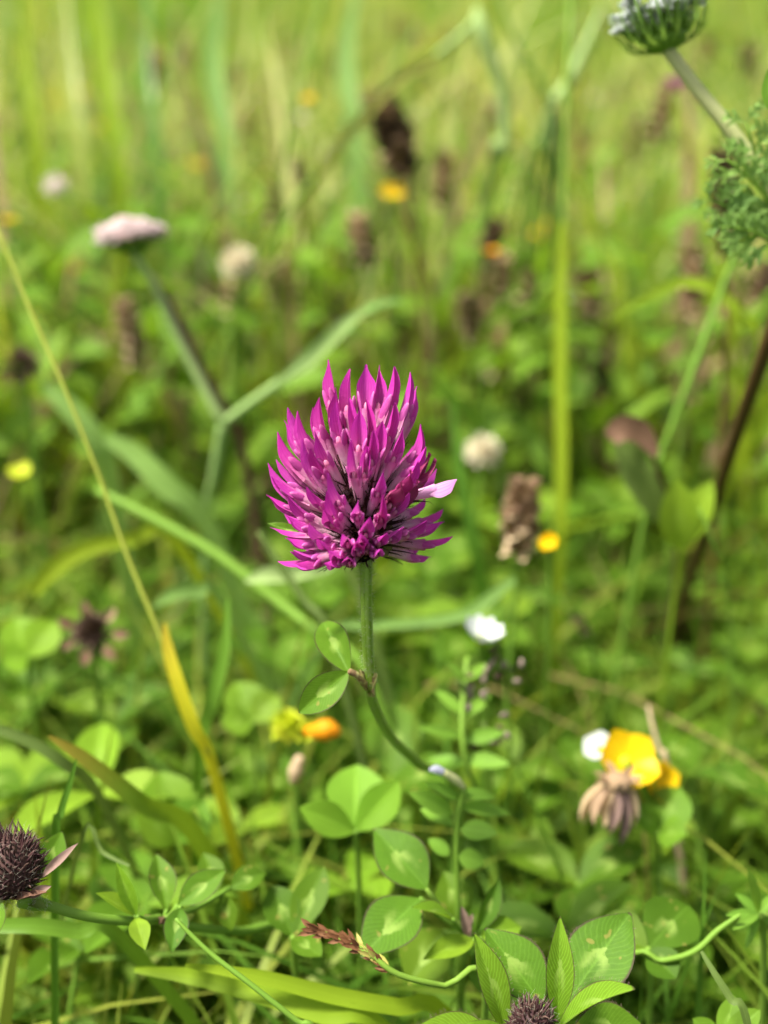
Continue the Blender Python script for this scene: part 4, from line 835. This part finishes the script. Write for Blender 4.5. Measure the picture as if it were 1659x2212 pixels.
NEAR = [('the flower stem of the red clover', (790, 1350)), ('the yellow dying grass blade', (400, 1500)), ('the dark spiky spent clover head', (40, 1880)), ('the leafy node of the bent clover', (360, 1960)), ('the large pointed leaves round the bud', (1200, 2100)), ('the pinnate vetch', (990, 1780)), ('the yellow buttercups', (1370, 1670)), ('the small pure white flower', (1036, 1388)), ('the brown selfheal seed head', (1130, 1130)), ('the woody brown stalk', (1480, 1320)), ('the brown spent clover head with rusty bracts', (200, 1368)), ('the lime yellow trefoil head', (622, 1572)), ('the bright rounded clover leaf', (760, 1720)), ('the rusty grass seed head', (780, 2060)), ('the dry tipped slanting grass blade', (250, 1700)), ('the sprig of narrow pale leaves', (1630, 1975)), ('the faded yellow blossom', (45, 1028)), ('the forked pale carrot stalk', (470, 1000)), ('the rusty folded leaf', (1390, 1000)), ('the cream white clover flower', (1043, 978)), ('the slanting olive stalk', (500, 1220)), ('the wide flat grass blade', (560, 2145)), ('the mottled tilted stalk', (1570, 2150)), ('the broad bowed grass blades', (330, 1000)), ('the straw yellow blade', (190, 1200)), ('the yellow blossom by the selfheal', (1190, 1180)), ('the lobed yellow green leaf', (1490, 1110)), ('the magenta clover head', (770, 1050)), ('the slim leaning blade', (1010, 1120)), ('the dark fading seed head', (48, 850)), ('the straight bright blade', (1211, 950)), ('the pale silvery leaf', (620, 1240)), ('the pale arching stalk', (920, 1340)), ('the dry medick pods', (1080, 1500)), ('the fine forking straw stalk', (1560, 1200)), ('the broad pale marked leaflets', (850, 1920))]
FAR = [('the blush white umbel', (288, 500)), ('the large dark seed spike', (850, 300)), ('the unopened cup shaped umbel', (1420, 50)), ('the bent whitish stalk', (1070, 150)), ('the pale cream flower', (515, 572)), ('the lime grass tuft', (230, 250)), ('the straight bright blade', (1211, 700)), ('the peach tipped seed head', (780, 520)), ('the curled strap leaf', (1500, 630)), ('the spike with one purple blossom', (1430, 240)), ('the yellow blossom under the dark spike', (848, 425)), ('the thin straw stalk', (60, 650)), ('the magenta clover head', (770, 900)), ('the fine arching grass stalk', (340, 200)), ('the small dark bud spike', (645, 370)), ('the sheathed carrot node', (1192, 225)), ('the woody stalk', (1600, 900))]
def near(p, lst):
    x, y, _ = proj(p); return min(lst, key=lambda q: (q[1][0] - x) ** 2 + (q[1][1] - y) ** 2)[0]
random.seed(36)
n_ind = 0; tries = 0; placed = []
while n_ind < 270 and tries < 20000:
    tries += 1
    y = .12 + .85 * random.random() ** 1.3; x = rnd(-1, 1) * (TH * y * 1.15 + .03); i = random.randrange(7); s_ = rnd(.8, 1.35) * (1 if y > .3 else .9)
    b = V((x, y, gz(x, y))); tp = b + TRI[i][2] * s_
    if not seen(tp, 60) or not ok(tp, .215) or any((tp - q).length < .011 for q in placed): continue
    rz = rnd(0, 6.28); tp2 = b + Matrix.Rotation(rz, 3, 'Z') @ (TRI[i][2] * s_)
    if not ok(tp2, .22) or not all(ok(tp2 + V((a * .015, c_ * .015, .004)), .212) for a, c_ in ((1, 0), (-1, 0), (0, 1), (0, -1))): continue
    placed.append(tp); n_ind += 1
    m_ = random.choices(('clover_leaf', 'round_leaf', 'young_leaf'), (.6, .28, .12))[0]
    lab = ('large ' if s_ > 1.17 else 'small ' if s_ < .95 else '') + {'clover_leaf': 'green pale marked clover leaf', 'round_leaf': 'light green rounded clover leaf', 'young_leaf': 'yellow green young clover leaf'}[m_] + ' near ' + near(tp2, NEAR)
    o = thing('clover_leaf', b, lab, 'clover', {'clover_leaf': 'green clover leaves in the turf', 'round_leaf': 'light green clover leaves in the turf', 'young_leaf': 'yellow green clover leaves in the turf'}[m_])
    o.rotation_euler = (rnd(-.15, .15), rnd(-.15, .15), rz); o.scale = (s_,) * 3
    for nm, me in [('petiole', TRI[i][0])] + [('leaflet', q) for q in TRI[i][3][m_]]:
        c_ = bpy.data.objects.new(nm, me); col.objects.link(c_); c_.parent = o
# brown heads and blossoms dotted through the far meadow
random.seed(11)
SPK = {}
for kd in ('brown', 'dark'):
    mb = MB(); mb.tube([V((0, 0, -.01)), V((.004, 0, .08)), V((0, .003, .16))], [.0009, .0008, .0007], 6, 4); SPK[kd] = mb.mesh('stem', 'stem_green')
cnt = 0; tries = 0
while cnt < 120 and tries < 5000:
    tries += 1; y = .5 + 2.2 * random.random() ** 1.2; x = rnd(-1, 1) * (TH * y * 1.1); h = rnd(.10, .24) * (1 if y > .7 else .75); b = V((x, y, gz(x, y))); tp = b + V((0, 0, h + .02))
    if not seen(tp, 30) or not ok(tp): continue
    kd = random.choice(('brown', 'brown', 'dark')); k_ = h / .16; cnt += 1
    o = thing('seed_spike', b, ('small brown' if kd == 'brown' else 'small blackish') + ' seed spike in far grass beyond ' + near(tp, FAR), 'seed head', {'brown': 'brown seed spikes in the far grass', 'dark': 'blackish seed spikes in the far grass'}[kd])
    o.rotation_euler = (rnd(-.25, .25), rnd(-.25, .25), rnd(0, 6))
    c_ = bpy.data.objects.new('stem', SPK[kd]); col.objects.link(c_); c_.parent = o; c_.scale = (1, 1, k_)
    for q in range(random.randint(3, 6)):
        w_ = bpy.data.objects.new('whorl', random.choice(WH[kd])); col.objects.link(w_); w_.parent = o; w_.location = (0, .003, h - .002 - .0048 * q); w_.rotation_euler = (0, 0, rnd(0, 6)); s_ = rnd(.95, 1.6); w_.scale = (s_, s_, s_)
random.seed(11)
PET = {}
for nm, n_ in (('petal_yellow', 5), ('petal_white', 6), ('petal_blush', 6), ('petal_purple', 6)):
    pm = MB(); pm.leaf(Matrix.Identity(4), .0056, .0042, .1, -.3, 5, 7, p=1.2); PET[nm] = (pm.mesh('petal', nm), n_)
cen = MB().ell(Matrix.Translation((0, 0, .001)), .0018, .0018, .0013, 8, 6).mesh('centre', 'petal_lime')
cnt = 0; tries = 0
while cnt < 70 and tries < 5000:
    tries += 1; y = .55 + 2.4 * random.random() ** 1.1; x = rnd(-1, 1) * (TH * y * 1.1); h = rnd(.10, .22); b = V((x, y, gz(x, y))); tp = b + V((0, 0, h))
    if not seen(tp, 30) or not ok(tp) or (170 < proj(tp)[0] < 400 and 360 < proj(tp)[1] < 600): continue
    cnt += 1; nm = random.choices(list(PET), (.78, .03, .12, .07))[0]; word = {'petal_yellow': 'yellow', 'petal_white': 'white', 'petal_blush': 'blush pink', 'petal_purple': 'purple'}[nm]
    o = thing('meadow_flower', b, 'small ' + word + ' blossom in far grass beyond ' + near(tp, FAR), 'flower', word + ' blossoms in the far meadow')
    o.rotation_euler = (rnd(-.3, .3), rnd(-.3, .3), rnd(0, 6)); c_ = bpy.data.objects.new('stem', SPK['brown']); col.objects.link(c_); c_.parent = o; c_.scale = (1, 1, h / .16)
    for q in range(PET[nm][1]):
        c_ = bpy.data.objects.new('petal', PET[nm][0]); col.objects.link(c_); c_.parent = o; c_.location = (0, .003, h); c_.rotation_euler = (rnd(.2, .7), 0, q * 6.2832 / PET[nm][1])
    c_ = bpy.data.objects.new('centre', cen); col.objects.link(c_); c_.parent = o; c_.location = (0, .003, h)

# ------------------------------------------------------------------ ground cover nobody could count
random.seed(22)
def scatter_blades(n, y0, y1, pw, h0, h1, w0, w1, lean, seg, zmin=.21, spread=1.75):
    out = []; n = int(n * 1.45)
    tries = 0
    while len(out) < n and tries < n * 6:
        tries += 1
        y = y0 + (y1 - y0) * random.random() ** pw; x = rnd(-1, 1) * (TH * y * spread + .05); b = V((x, y, gz(x, y) - .002)); h = rnd(h0, h1) * (.6 + .8 * random.random())
        a = rnd(0, 6.283); l = rnd(.1, 1) * lean; d = V((math.cos(a), math.sin(a), 0)); pts = []; bad = False; vis = False
        for j in range(seg + 1):
            t = j / seg; p = b + d * (h * l * t ** 1.8) + V((0, 0, h * (t - .35 * l * t * t * t))); pts.append(p)
            if j and not ok(p, zmin): bad = True; break
            if seen(p, 620): vis = True
        if bad or not vis: continue
        out.append((pts, rnd(w0, w1), rnd(0, 6.283)))
    return out
def blades_object(name, data, mat, label, prof=(.7, 1, .95, .7, .35, .03)):
    vv, ff, ll = [], [], []
    for pts, w_, az in data:
        n = len(pts); b = len(vv); q = pts[0]; cs = .035 + .03 * q.y; t_ = (abs(math.sin(math.floor(q.x / cs) * 12.9898 + math.floor(q.y / cs / 1.5) * 78.233) * 43758.5453) % 1) * .8 + .2 * random.random(); x = V((math.cos(az), math.sin(az), 0))
        for j, p in enumerate(pts):
            f = j / (n - 1) * (len(prof) - 1); i = min(int(f), len(prof) - 2); ww = w_ * .5 * (prof[i] + (prof[i + 1] - prof[i]) * (f - i))
            for u in (-1, 1): vv.append(tuple(p + x * (u * ww))); ll.append((u, j / (n - 1), t_))
        for j in range(n - 1): k_ = b + 2 * j; ff.append((k_, k_ + 1, k_ + 3, k_ + 2))
    mb = MB(); mb.v = vv; mb.f = ff; mb.l = ll; mb.m = [0] * len(ff); o = mb.build(name, mat); o['kind'] = 'stuff'; return tag(o, label, 'grass')
blades_object('turf_grass', scatter_blades(8500, .12, .95, 1.2, .04, .10, .0014, .0036, 1.2, 6), 'grass', 'short green meadow grass filling the low turf between clover leaves')
blades_object('meadow_grass', scatter_blades(6500, .55, 2.0, 1.1, .10, .20, .002, .0042, .7, 6), 'grass_far', 'tall soft yellow green grass filling the meadow behind the flowers')
blades_object('lime_grass', scatter_blades(900, .42, .95, 1.0, .10, .22, .0018, .0045, 1.0, 7), 'grass_lime', 'narrow lime green blades crossing in the middle of the meadow')
blades_object('grass_stalks', scatter_blades(300, .48, 1.3, 1.0, .22, .40, .0010, .0022, 1.1, 8), 'grass_pale', 'thin pale grass stalks crossing one another in the meadow', (1, 1, 1, .9, .8, .5))
blades_object('dry_thatch', scatter_blades(1300, .34, 1.3, 1.0, .03, .14, .001, .003, 1.6, 6), 'grass_dry', 'thin dead straw lying and leaning through the turf')
blades_object('brown_thatch', scatter_blades(900, .45, 1.5, 1.0, .08, .22, .005, .011, .9, 6), 'dry_brown', 'dull brown dead stems and leaves in the meadow')
blades_object('pale_grass', scatter_blades(420, .5, 1.6, 1.0, .14, .28, .004, .010, .8, 7), 'grass_pale', 'broad pale straw green blades standing through the meadow')
blades_object('dark_grass', scatter_blades(700, .5, 1.8, 1.0, .10, .22, .005, .011, .8, 7), 'grass_dark', 'deep green blades standing through the meadow')
blades_object('far_grass', scatter_blades(9000, 1.6, 5.5, .9, .18, .34, .003, .007, .55, 5), 'grass_far', 'far pale grass closing off the meadow slope')
# low clover carpet below the leaves one can pick out
mb = MB(); cnt = 0; tries = 0
while cnt < 1900 and tries < 15000:
    tries += 1; y = .14 + 1.5 * random.random() ** 1.25; x = rnd(-1, 1) * (TH * y * 1.7 + .05); i = random.randrange(7); s_ = rnd(.6, 1.1) * (1 if y < .6 else 1.3); h = rnd(.015, .055) * (1 if y < .6 else 1.6)
    c = V((x, y, gz(x, y) + h))
    if not seen(c, 600) or not ok(c, .225): continue
    cnt += 1; mb.t = random.random(); a0 = rnd(0, 6)
    for q in range(3):
        a = a0 + q * 2.094 + rnd(-.3, .3); d = V((math.cos(a), math.sin(a), rnd(-.1, .5))); mb.leaf(basis(c, d, V((rnd(-.2, .2), rnd(-.2, .2), 1))), .014 * s_, .010 * s_, rnd(.1, .4), rnd(.05, .3), 5, 7, p=1.1)
    mb.blade([c, V((c.x, c.y, gz(x, y) - .002))], [.001, .001], sub=2)
o = mb.build('clover_carpet', 'clover_leaf'); o['kind'] = 'stuff'; tag(o, 'mass of small clover leaves carpeting the ground under the taller plants', 'clover')
# leafy herb mass further back
mb = MB(); cnt = 0; tries = 0
while cnt < 5000 and tries < 15000:
    tries += 1; y = .42 + 2.6 * random.random() ** 1.5; x = rnd(-1, 1) * (TH * y * 1.7 + .05); c = V((x, y, gz(x, y) + rnd(.03, .17)))
    if not seen(c, 600) or not ok(c): continue
    cnt += 1; mb.t = random.random(); a = rnd(0, 6.28)
    mb.leaf(basis(c, V((math.cos(a), math.sin(a), rnd(-.2, 1.4))), V((rnd(-.5, .5), rnd(-.9, .2), 1))), rnd(.014, .034), rnd(.006, .014), .25, .2, 5, 6)
o = mb.build('herb_leaves', 'round_leaf'); o['kind'] = 'stuff'; tag(o, 'mixed broad herb leaves crowding the middle of the meadow', 'leaves')
